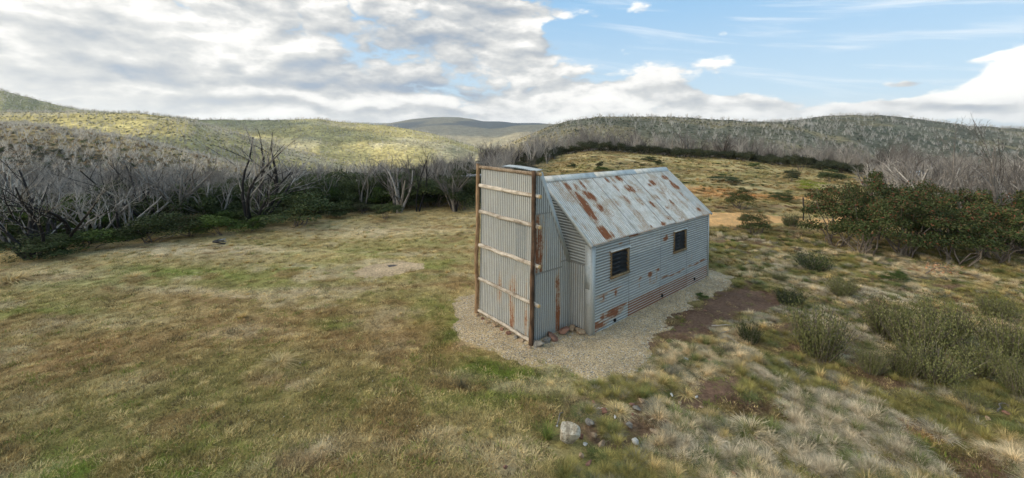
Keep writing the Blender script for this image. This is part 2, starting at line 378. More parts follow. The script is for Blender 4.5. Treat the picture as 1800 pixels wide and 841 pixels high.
def m_gravel(t, b):
    g = t.node('ShaderNodeNewGeometry').outputs['Position']
    vo = t.node('ShaderNodeTexVoronoi', {'Vector': g, 'Scale': 44.0}); vc = t.node('ShaderNodeSeparateColor', [vo.outputs['Color']])
    base = t.mix(vc.outputs[0], (.36, .255, .13), (.64, .485, .28))
    base = t.mix(t.m('GREATER_THAN', vc.outputs[1], .86), base, (.17, .15, .12))
    base = t.mix(t.m('GREATER_THAN', vc.outputs[2], .93), base, (.62, .58, .50))
    n = t.noise(g, 1.3, 4, .6)
    base = mul(t, base, t.ramp(n, .3, .7, .84, 1.12))
    t.l.new(base, b.inputs['Base Color']); b.inputs['Roughness'].default_value = .85
    bump(t, b, t.m('SUBTRACT', 1.0, vo.outputs['Distance']), 1.0, .02)
M_gravel = mat('pea_gravel', m_gravel)
def m_flat(c1, c2, sc=20, rough=.9, bs=.6, bd=.01, sy=(1, 1, 1), spec=.25, obj_rand=0.0):
    def fn(t, b):
        g = t.node('ShaderNodeTexCoord').outputs['Object'] if sy != (1, 1, 1) or obj_rand else t.node('ShaderNodeNewGeometry').outputs['Position']
        oi = t.node('ShaderNodeObjectInfo').outputs['Random']
        if obj_rand: g = t.v('ADD', g, t.v('SCALE', (17., 9., 5.), sc=oi))
        n = t.noise(t.v('MULTIPLY', g, sy), sc, 6, .65); n2 = t.noise(g, sc*.2, 4, .6)
        c = t.mix(t.ramp(t.m('ADD', t.m('MULTIPLY', n, .6), t.m('MULTIPLY', n2, .4)), .36, .64), c1, c2)
        if obj_rand: c = mul(t, c, t.ramp(oi, 0, 1, 1-obj_rand, 1+obj_rand, False))
        t.l.new(c, b.inputs['Base Color']); b.inputs['Roughness'].default_value = rough; b.inputs['Specular IOR Level'].default_value = spec
        bump(t, b, n, bs, bd)
    return fn
def m_iron(t, b):                                    # weathered galvanised iron: tone and rust come from the sheet
    g = t.node('ShaderNodeTexCoord').outputs['Object']
    tone = attr(t, 'tone').outputs['Fac']; rust = attr(t, 'rust').outputs['Fac']; sep = attr(t, 'uvw').outputs['Vector']
    n = t.noise(g, 5, 5, .6); n2 = t.noise(g, 55, 3, .6)
    st = t.noise(t.v('MULTIPLY', sep, (30., 1.2, 1.)), 1.0, 4, .6)       # streaks along the corrugations
    c = t.mix(tone, (.36, .375, .355), (.84, .79, .70))
    c = t.mix(t.ramp(n, .42, .62, 0, .8), c, t.mix(tone, (.41, .41, .37), (.66, .61, .49)))
    c = t.mix(t.ramp(st, .45, .75, 0, .55), c, (.24, .26, .255))
    c = mul(t, c, t.ramp(n2, .3, .7, .87, 1.13)); c = mul(t, c, t.ramp(attr(t, 'val').outputs['Fac'], 0, .9, 1.08, .50))  # val paints shade into the colour of the corrugation valleys
    rn = t.m('ADD', t.m('ADD', rust, t.m('MULTIPLY', t.m('SUBTRACT', attr(t, 'val').outputs['Fac'], .5), .22)), t.m('ADD', t.m('MULTIPLY', t.m('SUBTRACT', n2, .5), .9), t.m('MULTIPLY', t.m('SUBTRACT', t.noise(g, 18, 5, .7), .5), 1.1)))
    rm = t.ramp(rn, .40, .80); halo = t.ramp(rn, .10, .48, 0, .7)
    rc = t.mix(t.noise(g, 30, 4, .6), (.115, .036, .016), (.34, .125, .045))
    c = t.mix(halo, c, (.43, .30, .18)); c = t.mix(rm, c, rc)
    t.l.new(c, b.inputs['Base Color'])
    t.l.new(t.m('MULTIPLY', t.m('SUBTRACT', 1.0, rm), .22), b.inputs['Metallic'])
    t.l.new(t.ramp(rm, 0, 1, .58, .9), b.inputs['Roughness'])
    bump(t, b, n2, .15, .003)
M_iron = mat('galvanised_iron', m_iron)
M_log = mat('weathered_log', m_flat((.15, .10, .06), (.40, .30, .20), 26, .85, .8, .01, (.15, 1, 1), obj_rand=.15))
M_railA = mat('pale_barkless_rail', m_flat((.24, .185, .13), (.62, .54, .43), 24, .8, .7, .008, (1, .12, 1), obj_rand=.12))
M_postA = mat('amber_peeled_post', m_flat((.17, .10, .05), (.38, .24, .13), 24, .8, .8, .01, (1, 1, .12)))
M_postB = mat('dark_brown_post', m_flat((.045, .026, .015), (.16, .09, .05), 24, .8, .9, .012, (1, 1, .12)))
M_cut = mat('fresh_cut_log_end', m_flat((.52, .32, .13), (.66, .45, .22), 30, .8, .3))
M_frame = mat('weathered_window_timber', m_flat((.12, .075, .04), (.32, .22, .11), 22, .85, .5))
M_dark = mat('dark_interior', m_flat((.008, .008, .009), (.014, .014, .015), 5, .9, .1))
M_louvre = mat('smoky_louvre_glass', m_flat((.010, .011, .012), (.03, .032, .034), 6, .4, .05, spec=.3))
def m_leaf(cs, rough=.55):
    def fn(t, b):
        lv = attr(t, 'lv').outputs['Fac']; oi = t.node('ShaderNodeObjectInfo').outputs['Random']
        cr = t.node('ShaderNodeValToRGB', [lv]); e = cr.color_ramp
        e.elements[0].color = (*cs[0], 1); e.elements[1].color = (*cs[-1], 1)
        for i, c in enumerate(cs[1:-1]): e.elements.new((i+1)/(len(cs)-1)).color = (*c, 1)
        t.l.new(mul(t, cr.outputs[0], t.ramp(oi, 0, 1, .78, 1.25, False)), b.inputs['Base Color'])
        b.inputs['Roughness'].default_value = .7; b.inputs['Specular IOR Level'].default_value = .12
    return fn
M_gum = mat('snow_gum_leaves', m_leaf([(.024, .036, .011), (.046, .064, .018), (.078, .10, .032), (.125, .115, .05), (.20, .075, .04)]))
M_scrub = mat('dark_scrub_leaves', m_leaf([(.024, .034, .011), (.045, .060, .020), (.075, .09, .032), (.12, .115, .05)]))
M_lime = mat('bright_green_leaves', m_leaf([(.03, .05, .010), (.06, .092, .018), (.12, .15, .03)]))
M_yellow = mat('yellow_green_leaves', m_leaf([(.14, .17, .02), (.24, .27, .03), (.34, .34, .06)]))
M_heath = mat('olive_heath', m_leaf([(.07, .078, .026), (.13, .135, .045), (.18, .175, .068), (.25, .225, .11)]))
M_hedge = mat('heathy_hedge', m_leaf([(.022, .028, .012), (.04, .046, .020), (.065, .066, .03), (.10, .085, .045)]))
M_stem = mat('twiggy_stems', m_flat((.13, .10, .075), (.27, .22, .17), 25, .9, .4))
def m_dead(t, b):
    ch = attr(t, 'char').outputs['Fac']; g = t.node('ShaderNodeTexCoord').outputs['Object']; oi = t.node('ShaderNodeObjectInfo').outputs['Random']
    n = t.noise(t.v('MULTIPLY', g, (3, 3, .8)), 2.2, 4, .6)
    k = t.ramp(t.m('ADD', ch, t.m('MULTIPLY', t.m('SUBTRACT', n, .5), .8)), .40, .60)
    pale = t.mix(oi, (.10, .084, .072), (.46, .41, .35))
    pale = t.mix(t.ramp(t.noise(g, 9, 4, .6), .3, .7), mul(t, pale, .75), mul(t, pale, 1.15))
    c = t.mix(k, pale, (.022, .019, .018))
    t.l.new(c, b.inputs['Base Color']); b.inputs['Roughness'].default_value = .85; b.inputs['Specular IOR Level'].default_value = .2
M_dead = mat('bleached_and_charred_wood', m_dead)
def m_grass(t, b):
    c = attr(t, 'tint', True).outputs['Color']; lv = attr(t, 'lv').outputs['Fac']
    t.l.new(mul(t, c, t.ramp(lv, 0, 1, .72, 1.38, False)), b.inputs['Base Color'])
    b.inputs['Roughness'].default_value = .9; b.inputs['Specular IOR Level'].default_value = .03
M_grass = mat('grass_blades', m_grass)
def m_rock(c1, c2, c3):
    def fn(t, b):
        g = t.node('ShaderNodeTexCoord').outputs['Object']; n = t.noise(g, 5, 6, .65); n2 = t.noise(g, 22, 5, .7)
        c = t.mix(t.ramp(n, .38, .58), c1, c2); c = t.mix(t.ramp(n2, .55, .66), c, c3)
        t.l.new(c, b.inputs['Base Color']); b.inputs['Roughness'].default_value = .9
        bump(t, b, n2, .8, .03)
    return fn
M_rock_pale = mat('lichened_granite', m_rock((.26, .21, .14), (.56, .49, .37), (.13, .11, .085)))
M_rock_tan = mat('tan_stone', m_rock((.30, .19, .11), (.46, .33, .20), (.20, .14, .09)))
M_rock_red = mat('reddish_stone', m_rock((.20, .095, .06), (.33, .17, .11), (.13, .08, .06)))
M_rock_grey = mat('grey_stone', m_rock((.15, .135, .115), (.27, .245, .20), (.09, .08, .065)))
M_rock_white = mat('white_quartz', m_rock((.50, .48, .43), (.66, .63, .57), (.36, .33, .28)))
M_cloud = None

# ------------------------------------------------------------------ ground sheets
def make_ground():
    t = np.concatenate([np.linspace(-2.5, -1.42, 60, endpoint=False), np.linspace(-1.42, 1.42, 820), np.linspace(1.43, 2.9, 70)])
    y = [1.2]
    while y[-1] < 46: y.append(y[-1]*1.0092+.002)
    y1 = np.array(y)
    X = t[None]*y1[:, None]; Y = np.repeat(y1[:, None], len(t), 1)
    Z = height(X, Y); C = near_colour(X.ravel(), Y.ravel())
    fc = far_colour(X.ravel(), Y.ravel())
    o = obj('ground', mesh('ground', np.stack([X, Y, Z], -1).reshape(-1, 3), grid_faces(len(y1), len(t)), M_ground, {'col': C}, True)); tag(o, kind='structure')
    # the near field behind the eye
    xs = np.linspace(-60, 60, 50); ys = np.linspace(-60, 1.25, 30); X, Y = np.meshgrid(xs, ys)
    Z = (fbm(X, Y, 5, 3, 21)-.5)*.2-.03*0-.02
    o = obj('ground', mesh('ground_behind', np.stack([X, Y, Z], -1).reshape(-1, 3), grid_faces(*X.shape), M_ground, {'col': near_colour(X.ravel(), Y.ravel())}, True)); tag(o, kind='structure')
    y = [y1[-1]]
    while y[-1] < 9800: y.append(y[-1]*1.0125)
    y2 = np.array(y); t2 = np.concatenate([np.linspace(-2.5, -1.42, 40, endpoint=False), np.linspace(-1.42, 1.42, 640), np.linspace(1.44, 2.9, 40)])
    X = t2[None]*y2[:, None]; Y = np.repeat(y2[:, None], len(t2), 1)
    Z = height(X, Y); C = far_colour(X.ravel(), Y.ravel()); N = near_colour(X.ravel(), Y.ravel())
    tt = X/Y
    pad = (1-sstep(76, 92, Y))*sstep(.0, .12, tt+.05*(fbm(X, Y, 9, 3, 8)-.5))   # the open paddock
    wood = np.array((.085, .075, .055))*(.7+.6*fbm(X, Y, 2.5, 3, 12))[..., None]  # leaf litter under the burnt trees
    near = (1-sstep(110, 150, Y)).ravel()[:, None]
    C = C*(1-near)+wood.reshape(-1, 3)*near
    C = C*(1-pad.ravel()[:, None])+N*pad.ravel()[:, None]
    tag(obj('hills', mesh('hills', np.stack([X, Y, Z], -1).reshape(-1, 3), grid_faces(len(y2), len(t2)), M_hill, {'col': C}, True)), kind='structure')
make_ground()

def inside(px, py, poly):
    poly = np.array(poly); r = np.zeros(px.shape, bool); j = len(poly)-1
    for i in range(len(poly)):
        xi, yi = poly[i]; xj, yj = poly[j]
        c = ((yi > py) != (yj > py)) & (px < (xj-xi)*(py-yi)/(yj-yi+1e-12)+xi); r ^= c; j = i
    return r
def poly_dist(X, Y, poly):                           # signed distance, positive inside
    d = np.full(X.shape, 1e9); n = len(poly)
    for i in range(n):
        ax, ay = poly[i]; bx, by = poly[(i+1) % n]; vx, vy = bx-ax, by-ay
        t = np.clip(((X-ax)*vx+(Y-ay)*vy)/(vx*vx+vy*vy+1e-12), 0, 1); d = np.minimum(d, np.hypot(X-ax-t*vx, Y-ay-t*vy))
    return np.where(inside(X, Y, poly), d, -d)
PATCHES = {}
def patch(name, poly, m, res=.05, rise=.02, feather=.35, rag=.5, sc=.7, col=None, seed=0):
    P = np.array(poly); x = np.arange(P[:, 0].min()-.6, P[:, 0].max()+.6, res); y = np.arange(P[:, 1].min()-.6, P[:, 1].max()+.6, res)
    X, Y = np.meshgrid(x, y); d = poly_dist(X, Y, poly)+(fbm(X, Y, sc, 4, 60+seed)-.5)*rag*1.6+(vnoise(X/.09, Y/.09, 5+seed)-.5)*.10
    Z = height(X, Y)+rise*sstep(-.02, feather, d)-(1-sstep(-.06, .02, d))*.02+(vnoise(X/.13, Y/.13, 3)-.5)*.012
    keep = d > -.08
    Fq = grid_faces(*X.shape); k = keep.ravel(); Fq = Fq[k[Fq].all(1)]
    used = np.unique(Fq); mp = np.full(X.size, -1); mp[used] = np.arange(len(used))
    V = np.stack([X, Y, Z], -1).reshape(-1, 3)[used]
    at = {'col': (np.array(col)*(.75+.5*fbm(V[:, 0], V[:, 1], .5, 4, 70+seed))[:, None])} if col is not None else None
    o = obj(name, mesh(name, V, mp[Fq], m, at, True)); tag(o, kind='structure'); PATCHES.setdefault(name, []).append((poly, rag))
    return o
ua = .84890392
U = np.array((math.sin(ua), math.cos(ua))); Vv = np.array((-U[1], U[0]))
HP = np.array((.60995834, 9.97356526)); HL, HD, HW, HOFF, HB = 7.049, 1.3657, 2.280, .687, 3.579
HC = HP+U*HD-Vv*HOFF
def loc2w(u, v): p = HC+U*u+Vv*v; return (float(p[0]), float(p[1]))
G = [gp(*q) for q in [(838, 508), (806, 520), (796, 548), (792, 575), (812, 600), (850, 613), (890, 630), (930, 640), (985, 645), (1020, 660), (1060, 668), (1105, 662), (1140, 640), (1152, 610),
     (1165, 585), (1185, 560), (1222, 535), (1252, 518), (1290, 499), (1290, 482), (1262, 474)]]
G += [loc2w(7.9, 1.5), loc2w(8.0, 4.4), loc2w(4, 4.7), loc2w(-.6, 4.5)]
patch('gravel', G, M_gravel, .045, .03, .4, .50, .45)
patch('dirt_track', [gp(*q) for q in [(1200, 384), (1300, 376), (1380, 381), (1440, 383), (1520, 380), (1520, 395), (1440, 392), (1390, 394), (1340, 401), (1240, 399), (1180, 402)]], M_ground, .12, .05, .8, 1.0, 1.6, SAND*1.12, 1)
patch('bare_earth', [gp(*q) for q in [(618, 474), (660, 462), (705, 456), (748, 463), (742, 472), (700, 480), (660, 486), (625, 484)]], M_ground, .06, .02, .3, .35, .6, np.array((.55, .40, .24)), 2)
fp = gp(690, 465)
patch('ash_patch', [(fp[0]+.3*math.cos(a)*(1+.2*math.sin(3*a)), fp[1]+.25*math.sin(a)) for a in np.linspace(0, 2*np.pi, 14, endpoint=False)], M_ground, .05, .03, .2, .15, .2, np.array((.11, .095, .085)), 3)
patch('bare_earth', [gp(*q) for q in [(1157, 590), (1180, 570), (1215, 545), (1262, 512), (1300, 503), (1345, 512), (1395, 535), (1350, 548), (1300, 548), (1262, 575), (1225, 592), (1180, 598)]], M_ground, .05, .015, .4, .4, .5, EARTH*1.05, 4)
patch('bare_earth', [gp(*q) for q in [(1225, 665), (1290, 650), (1312, 665), (1300, 700), (1255, 715), (1215, 735), (1180, 730), (1200, 700)]], M_ground, .05, .015, .35, .5, .5, EARTH*1.15, 5)
def in_patch(x, y, margin=0.0):
    r = np.zeros(x.shape, bool)
    for n_, l in PATCHES.items():
        for poly, rag in l: r |= poly_dist(x, y, poly) > margin+(.05 if n_ == 'gravel' else .1)
    return r
HUTPOLY = [loc2w(-1.5, .5), loc2w(0, .5), loc2w(0, -.1), loc2w(7.2, -.1), loc2w(7.2, 3.7), loc2w(0, 3.7), loc2w(0, 3.1), loc2w(-1.5, 3.1)]
# ------------------------------------------------------------------ the hut
HE, HR, HCH = 2.36, 3.946, 4.26                      # eave, ridge and chimney heights
hut = empty('iron_hut', (float(HC[0]), float(HC[1]), 0), math.pi/2-ua)
tag(hut, 'rusty corrugated iron hut with a tall timber-framed chimney on bare gravel', 'hut')
PITCH = .076
def corr(name, s0, s1, l0, l1, place, tone=.3, rustf=None, hole=None, amp=.0115, off=0.0, nl=None, parent=hut, m=None, ph=0.0):
    """corrugated sheet: s runs across the corrugations, l along them; l0/l1 may depend on s; place(s,l,d) gives the point d proud of the wall"""
    ns = max(6, int((s1-s0)/PITCH*7)); s = np.linspace(s0, s1, ns+1)
    a = np.array([l0(q) if callable(l0) else l0 for q in s]); b = np.array([l1(q) if callable(l1) else l1 for q in s])
    b = np.maximum(b, a+.002)
    nl = nl or max(2, int((b-a).max()/.06)); k = np.linspace(0, 1, nl+1)
    Sg = np.repeat(s[:, None], nl+1, 1); Lg = a[:, None]+(b-a)[:, None]*k[None]
    D = amp*np.sin(2*np.pi*Sg/PITCH+ph)+off+(vnoise(Sg*1.7+9, Lg*1.3+3, 77)-.5)*.010
    V = place(Sg, Lg, D); Fq = grid_faces(ns+1, nl+1)
    if hole:
        sc_, lc = Sg.ravel()[Fq].mean(1), Lg.ravel()[Fq].mean(1)
        kk = np.ones(len(Fq), bool)
        for h in hole: kk &= ~((sc_ > h[0]) & (sc_ < h[1]) & (lc > h[2]) & (lc < h[3]))
        Fq = Fq[kk]
    ru = rustf(Sg, Lg) if rustf else np.zeros(Sg.shape)
    val = .5-.5*np.sin(2*np.pi*Sg/PITCH+ph)  # painted shade: darkest in the valleys, none on the crests
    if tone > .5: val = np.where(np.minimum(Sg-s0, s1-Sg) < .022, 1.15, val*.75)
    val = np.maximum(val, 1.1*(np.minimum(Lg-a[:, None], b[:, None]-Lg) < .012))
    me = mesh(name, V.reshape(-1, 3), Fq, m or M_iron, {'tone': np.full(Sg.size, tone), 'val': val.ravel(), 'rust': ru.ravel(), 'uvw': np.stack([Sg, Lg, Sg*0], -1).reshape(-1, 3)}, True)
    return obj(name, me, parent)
def flat(name, quads, tone=.3, m=None, parent=hut, thick=.004):
    """folded flashing: list of quads (4 points each), thickened"""
    V, Fq = [], []
    for q in quads:
        q = np.array(q, float); n = np.cross(q[1]-q[0], q[3]-q[0]); n /= np.linalg.norm(n); b = len(V)
        V += list(q)+list(q-n*thick)
        Fq += [[b, b+1, b+2, b+3], [b+7, b+6, b+5, b+4]]+[[b+i, b+4+i, b+4+(i+1) % 4, b+(i+1) % 4] for i in range(4)]
    V = np.array(V)
    return obj(name, mesh(name, V, np.array(Fq), m or M_iron, {'tone': np.full(len(V), tone), 'rust': np.zeros(len(V)), 'uvw': V*.15}), parent)
def spots(lst, sx=1.0):
    def f(s, l):
        r = np.zeros(s.shape)
        for cs, cl, rs, rl, w in lst:
            d = ((s-cs)/rs)**2+((l-cl)/rl)**2; r = np.maximum(r, w*np.clip(1.15-.75*d, 0, 1))
        st = (vnoise(s/.038, l/.22, 11)-.5)*.9+(fbm(s, l, .16, 3, 12)-.5)*1.1
        return np.clip(r*(1+st), 0, 1)
    return f
# long side wall (v = 0 plane, outward is -v)
side = lambda s, l, d: np.stack([l, -d, s], -1)      # s = height, l = along
WIN = [(.83, 1.67, 1.33, 2.03), (4.36, 5.18, 1.38, 2.06)]
def sidesheet(u0, u1, z0, z1, tone, rf=None, off=0.0):
    z0 = round(z0/PITCH)*PITCH-.004
    holes = [(w[2], w[3], w[0], w[1]) for w in WIN]
    return corr('wall_sheet', z0, z1, u0, u1, side, tone, rf, holes, off=off, nl=max(2, int((u1-u0)/.045)))
val_rust = lambda zt, w=.75: (lambda s, l: np.where(s < zt, w*1.15*np.clip(.92+.8*np.sin(2*np.pi*s/PITCH+math.pi), 0, 1), 0)*(.7+.6*fbm(l, s*2, .5, 3, 14)))
comb = lambda *fs: (lambda s, l: np.max([f(s, l) for f in fs], 0))
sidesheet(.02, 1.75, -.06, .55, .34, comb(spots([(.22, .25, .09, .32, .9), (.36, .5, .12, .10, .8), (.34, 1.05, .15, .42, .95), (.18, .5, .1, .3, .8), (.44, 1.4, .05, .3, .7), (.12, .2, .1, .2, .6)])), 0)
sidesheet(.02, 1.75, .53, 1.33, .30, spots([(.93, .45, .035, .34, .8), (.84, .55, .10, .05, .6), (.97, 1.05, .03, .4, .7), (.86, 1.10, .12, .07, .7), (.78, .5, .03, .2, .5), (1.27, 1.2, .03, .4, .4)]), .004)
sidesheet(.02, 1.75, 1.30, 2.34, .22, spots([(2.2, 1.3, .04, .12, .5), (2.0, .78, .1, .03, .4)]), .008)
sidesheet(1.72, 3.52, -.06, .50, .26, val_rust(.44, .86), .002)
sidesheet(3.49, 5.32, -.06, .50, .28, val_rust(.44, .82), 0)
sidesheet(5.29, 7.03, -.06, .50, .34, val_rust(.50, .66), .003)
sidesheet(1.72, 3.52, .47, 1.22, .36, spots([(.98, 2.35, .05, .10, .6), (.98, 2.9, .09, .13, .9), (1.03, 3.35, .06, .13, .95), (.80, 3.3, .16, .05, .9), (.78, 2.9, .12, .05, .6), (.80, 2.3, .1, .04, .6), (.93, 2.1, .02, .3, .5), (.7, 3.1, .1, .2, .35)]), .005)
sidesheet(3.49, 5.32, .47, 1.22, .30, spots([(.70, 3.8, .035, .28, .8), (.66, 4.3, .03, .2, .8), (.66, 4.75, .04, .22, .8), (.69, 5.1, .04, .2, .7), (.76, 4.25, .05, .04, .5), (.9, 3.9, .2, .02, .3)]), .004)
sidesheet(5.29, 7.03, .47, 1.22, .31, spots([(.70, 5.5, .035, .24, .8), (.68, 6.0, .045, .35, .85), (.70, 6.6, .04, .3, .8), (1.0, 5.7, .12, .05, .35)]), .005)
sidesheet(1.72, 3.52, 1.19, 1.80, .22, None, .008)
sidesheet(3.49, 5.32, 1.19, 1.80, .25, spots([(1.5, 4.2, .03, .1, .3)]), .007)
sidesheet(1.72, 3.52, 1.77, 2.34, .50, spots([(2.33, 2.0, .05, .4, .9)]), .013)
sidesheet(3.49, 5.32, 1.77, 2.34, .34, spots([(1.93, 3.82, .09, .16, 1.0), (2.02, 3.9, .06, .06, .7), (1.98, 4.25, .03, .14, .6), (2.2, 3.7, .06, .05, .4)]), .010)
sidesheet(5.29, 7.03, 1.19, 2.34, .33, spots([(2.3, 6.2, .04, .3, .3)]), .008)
bk = lambda s, l, d: np.stack([l, HB+d, s], -1)
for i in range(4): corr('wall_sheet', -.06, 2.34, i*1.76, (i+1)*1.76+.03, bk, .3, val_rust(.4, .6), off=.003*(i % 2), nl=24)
# gables: near one u = 0 (outward -u), far one u = HL
gz = lambda v: HE-.03+(HR-.06-HE)*(1-abs(v-HB/2)/(HB/2))
def gv(z): return max(.0, (z-HE+.03)/(HR-.06-HE+.001))*(HB/2)
near = lambda s, l, d: np.stack([-d, l, s], -1)
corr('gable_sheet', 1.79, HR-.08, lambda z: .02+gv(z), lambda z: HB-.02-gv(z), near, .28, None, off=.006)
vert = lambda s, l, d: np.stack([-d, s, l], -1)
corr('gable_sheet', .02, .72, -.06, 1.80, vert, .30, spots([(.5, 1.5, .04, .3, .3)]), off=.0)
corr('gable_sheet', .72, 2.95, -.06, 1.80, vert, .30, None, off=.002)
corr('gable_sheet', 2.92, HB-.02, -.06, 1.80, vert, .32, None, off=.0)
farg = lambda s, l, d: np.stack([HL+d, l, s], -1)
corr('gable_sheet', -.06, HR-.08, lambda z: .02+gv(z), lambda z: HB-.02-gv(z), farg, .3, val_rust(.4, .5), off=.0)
# roof
run = HB/2+.07; RL = math.hypot(run, HR-HE+.01); ca, sa = run/RL, (HR-HE+.01)/RL
rf = lambda s, l, d: np.stack([s, -.07+l*ca-d*sa, HE-.01+l*sa+d*ca], -1)             # l from eave to ridge
rb = lambda s, l, d: np.stack([s, HB+.07-l*ca+d*sa, HE-.01+l*sa+d*ca], -1)
roofrust = []
def rpx(px, py, ru, rl, w):                          # rust patch on the slope below a photo pixel
    r = ray(px, py); c0 = np.array([0, 0, CH]); n2 = np.array([*(-Vv*sa), ca]); O = np.array([*(HC-Vv*.07), HE-.01])
    k = np.dot(O-c0, n2)/np.dot(np.array(r), n2); p = c0+np.array(r)*k
    u_ = float(np.dot(p[:2]-HC, U)); l_ = float(p[2]-(HE-.01))/sa; roofrust.append((u_, l_, ru*1.3, rl*1.6, w*.95))
for q in [(997, 329, .10, .14, .75), (1003, 340, .14, .12, .7), (1014, 331, .10, .12, .7), (1022, 324, .06, .2, .8), (1025, 358, .15, .30, .95), (1036, 374, .12, .26, .95), (1030, 366, .12, .25, .9), (1031, 345, .12, .16, .75), (1040, 346, .12, .16, .9), (1047, 380, .16, .16, .5),
          (1055, 366, .16, .12, .75), (1066, 374, .10, .12, .7), (1046, 391, .05, .08, .6), (1062, 410, .17, .16, .95), (1072, 413, .12, .10, .8), (1076, 316, .07, .12, .9), (1087, 314, .16, .10, .95), (1092, 319, .06, .07, .7), (1066, 317, .06, .1, .7), (1082, 330, .10, .16, .45),
          (1105, 332, .20, .11, 1.0), (1112, 336, .12, .08, .8), (1146, 322, .15, .10, .95), (1142, 326, .1, .06, .7), (1108, 321, .12, .1, .4), (1125, 338, .12, .12, .4), (1100, 352, .16, .16, .55), (1124, 355, .14, .14, .6), (1119, 376, .16, .1, .55), (1150, 348, .2, .1, .5),
          (1146, 360, .09, .11, .9), (1156, 348, .1, .1, .5), (1172, 366, .14, .06, .6), (1183, 360, .08, .14, .95), (1168, 313, .18, .09, .9), (1186, 328, .20, .13, 1.0), (1180, 322, .08, .10, .8), (1165, 335, .12, .1, .5), (1165, 342, .15, .1, .5), (1195, 340, .1, .15, .5), (1205, 350, .1, .2, .4),
          (1228, 369, .12, .07, .8), (1196, 385, .12, .04, .6), (1165, 394, .14, .05, .85), (1143, 399, .1, .04, .6), (1174, 384, .14, .08, .55), (1128, 402, .1, .1, .4), (1085, 358, .1, .14, .4), (1150, 307, .12, .05, .4), (1132, 307, .08, .04, .35), (1240, 373, .06, .03, .3), (1075, 395, .1, .1, .3), (1055, 395, .06, .1, .3)]:
    rpx(*q)
def roofstreak(s, l):
    base = spots(roofrust)(s, l)
    edge = np.clip(.22-l, 0, .22)*1.3*(vnoise(s/.16, l*0, 91) > .55)
    wash = np.clip(fbm(s*1.6, l, .55, 4, 93)-.50, 0, 1)*2.2+np.clip(fbm(s*3, l*.8, .22, 3, 94)-.60, 0, 1)*1.6
    return np.clip(np.maximum(np.maximum(base, edge), np.clip(wash, 0, .42)), 0, 1)
edges = [-.09, .62, 1.38, 2.12, 2.90, 3.64, 4.40, 5.12, 5.86, 6.52, 7.15]
tones = [.72, .80, .92, .86, .98, .84, .90, .96, .74, .55]
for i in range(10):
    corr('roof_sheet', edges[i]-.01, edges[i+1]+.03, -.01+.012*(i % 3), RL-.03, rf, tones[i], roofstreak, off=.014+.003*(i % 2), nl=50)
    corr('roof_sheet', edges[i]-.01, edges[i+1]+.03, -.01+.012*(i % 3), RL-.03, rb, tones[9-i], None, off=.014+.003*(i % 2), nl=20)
top = lambda u_, l_, d_: rf(np.array(u_, float), np.array(l_, float), np.array(d_, float)).tolist()
bot = lambda u_, l_, d_: rb(np.array(u_, float), np.array(l_, float), np.array(d_, float)).tolist()
for a_, b_ in ((-.11, 2.40), (2.37, 4.78), (4.75, 7.18)):
    e_ = .002 if a_ > 2 and a_ < 4 else 0
    flat('ridge_cap', [[top(a_, RL-.20, .034+e_), top(b_, RL-.20, .034+e_), top(b_, RL+.005, .052+e_), top(a_, RL+.005, .052+e_)],
                       [bot(b_, RL-.20, .034+e_), bot(a_, RL-.20, .034+e_), bot(a_, RL+.005, .052+e_), bot(b_, RL+.005, .052+e_)]], .62)
for u0, u1, nm in ((-.115, -.045, 'barge_flashing'), (7.11, 7.19, 'barge_flashing')):
    flat(nm, [[top(u0, -.02, .032), top(u1, -.02, .032), top(u1, RL, .032), top(u0, RL, .032)],
              [top(u0 if u0 < 0 else u1, -.02, -.06), top(u0 if u0 < 0 else u1, -.02, .03), top(u0 if u0 < 0 else u1, RL, .03), top(u0 if u0 < 0 else u1, RL, -.06)]], .45)
    flat(nm, [[bot(u1, -.02, .032), bot(u0, -.02, .032), bot(u0, RL, .032), bot(u1, RL, .032)],
              [bot(u0 if u0 < 0 else u1, -.02, .03), bot(u0 if u0 < 0 else u1, -.02, -.06), bot(u0 if u0 < 0 else u1, RL, -.06), bot(u0 if u0 < 0 else u1, RL, .03)]], .45)
# corner flashings
e = .024
flat('corner_flashing', [[(-e, -e, -.08), (.15, -e, -.08), (.15, -e, 2.33), (-e, -e, 2.33)], [(-e, .19, -.08), (-e, -e, -.08), (-e, -e, 2.33), (-e, .19, 2.33)]], .22)
flat('corner_flashing', [[(HL-.09, -e, -.05), (HL+e, -e, -.05), (HL+e, -e, 2.33), (HL-.09, -e, 2.33)], [(HL+e, -e, -.05), (HL+e, .1, -.05), (HL+e, .1, 2.33), (HL+e, -e, 2.33)]], .15)
flat('corner_flashing', [[(.1, HB+e, -.05), (-e, HB+e, -.05), (-e, HB+e, 2.33), (.1, HB+e, 2.33)], [(-e, HB+e, -.05), (-e, HB-.15, -.05), (-e, HB-.15, 2.33), (-e, HB+e, 2.33)]], .25)
flat('corner_flashing', [[(HL+e, HB+e, -.05), (HL-.1, HB+e, -.05), (HL-.1, HB+e, 2.33), (HL+e, HB+e, 2.33)], [(HL+e, HB-.1, -.05), (HL+e, HB+e, -.05), (HL+e, HB+e, 2.33), (HL+e, HB-.1, 2.33)]], .25)
flat('flashing_patch', [[(-e-.004, .20, 1.2), (-e-.004, .03, 1.2), (-e-.004, .03, 1.80), (-e-.004, .20, 1.80)]], .05)
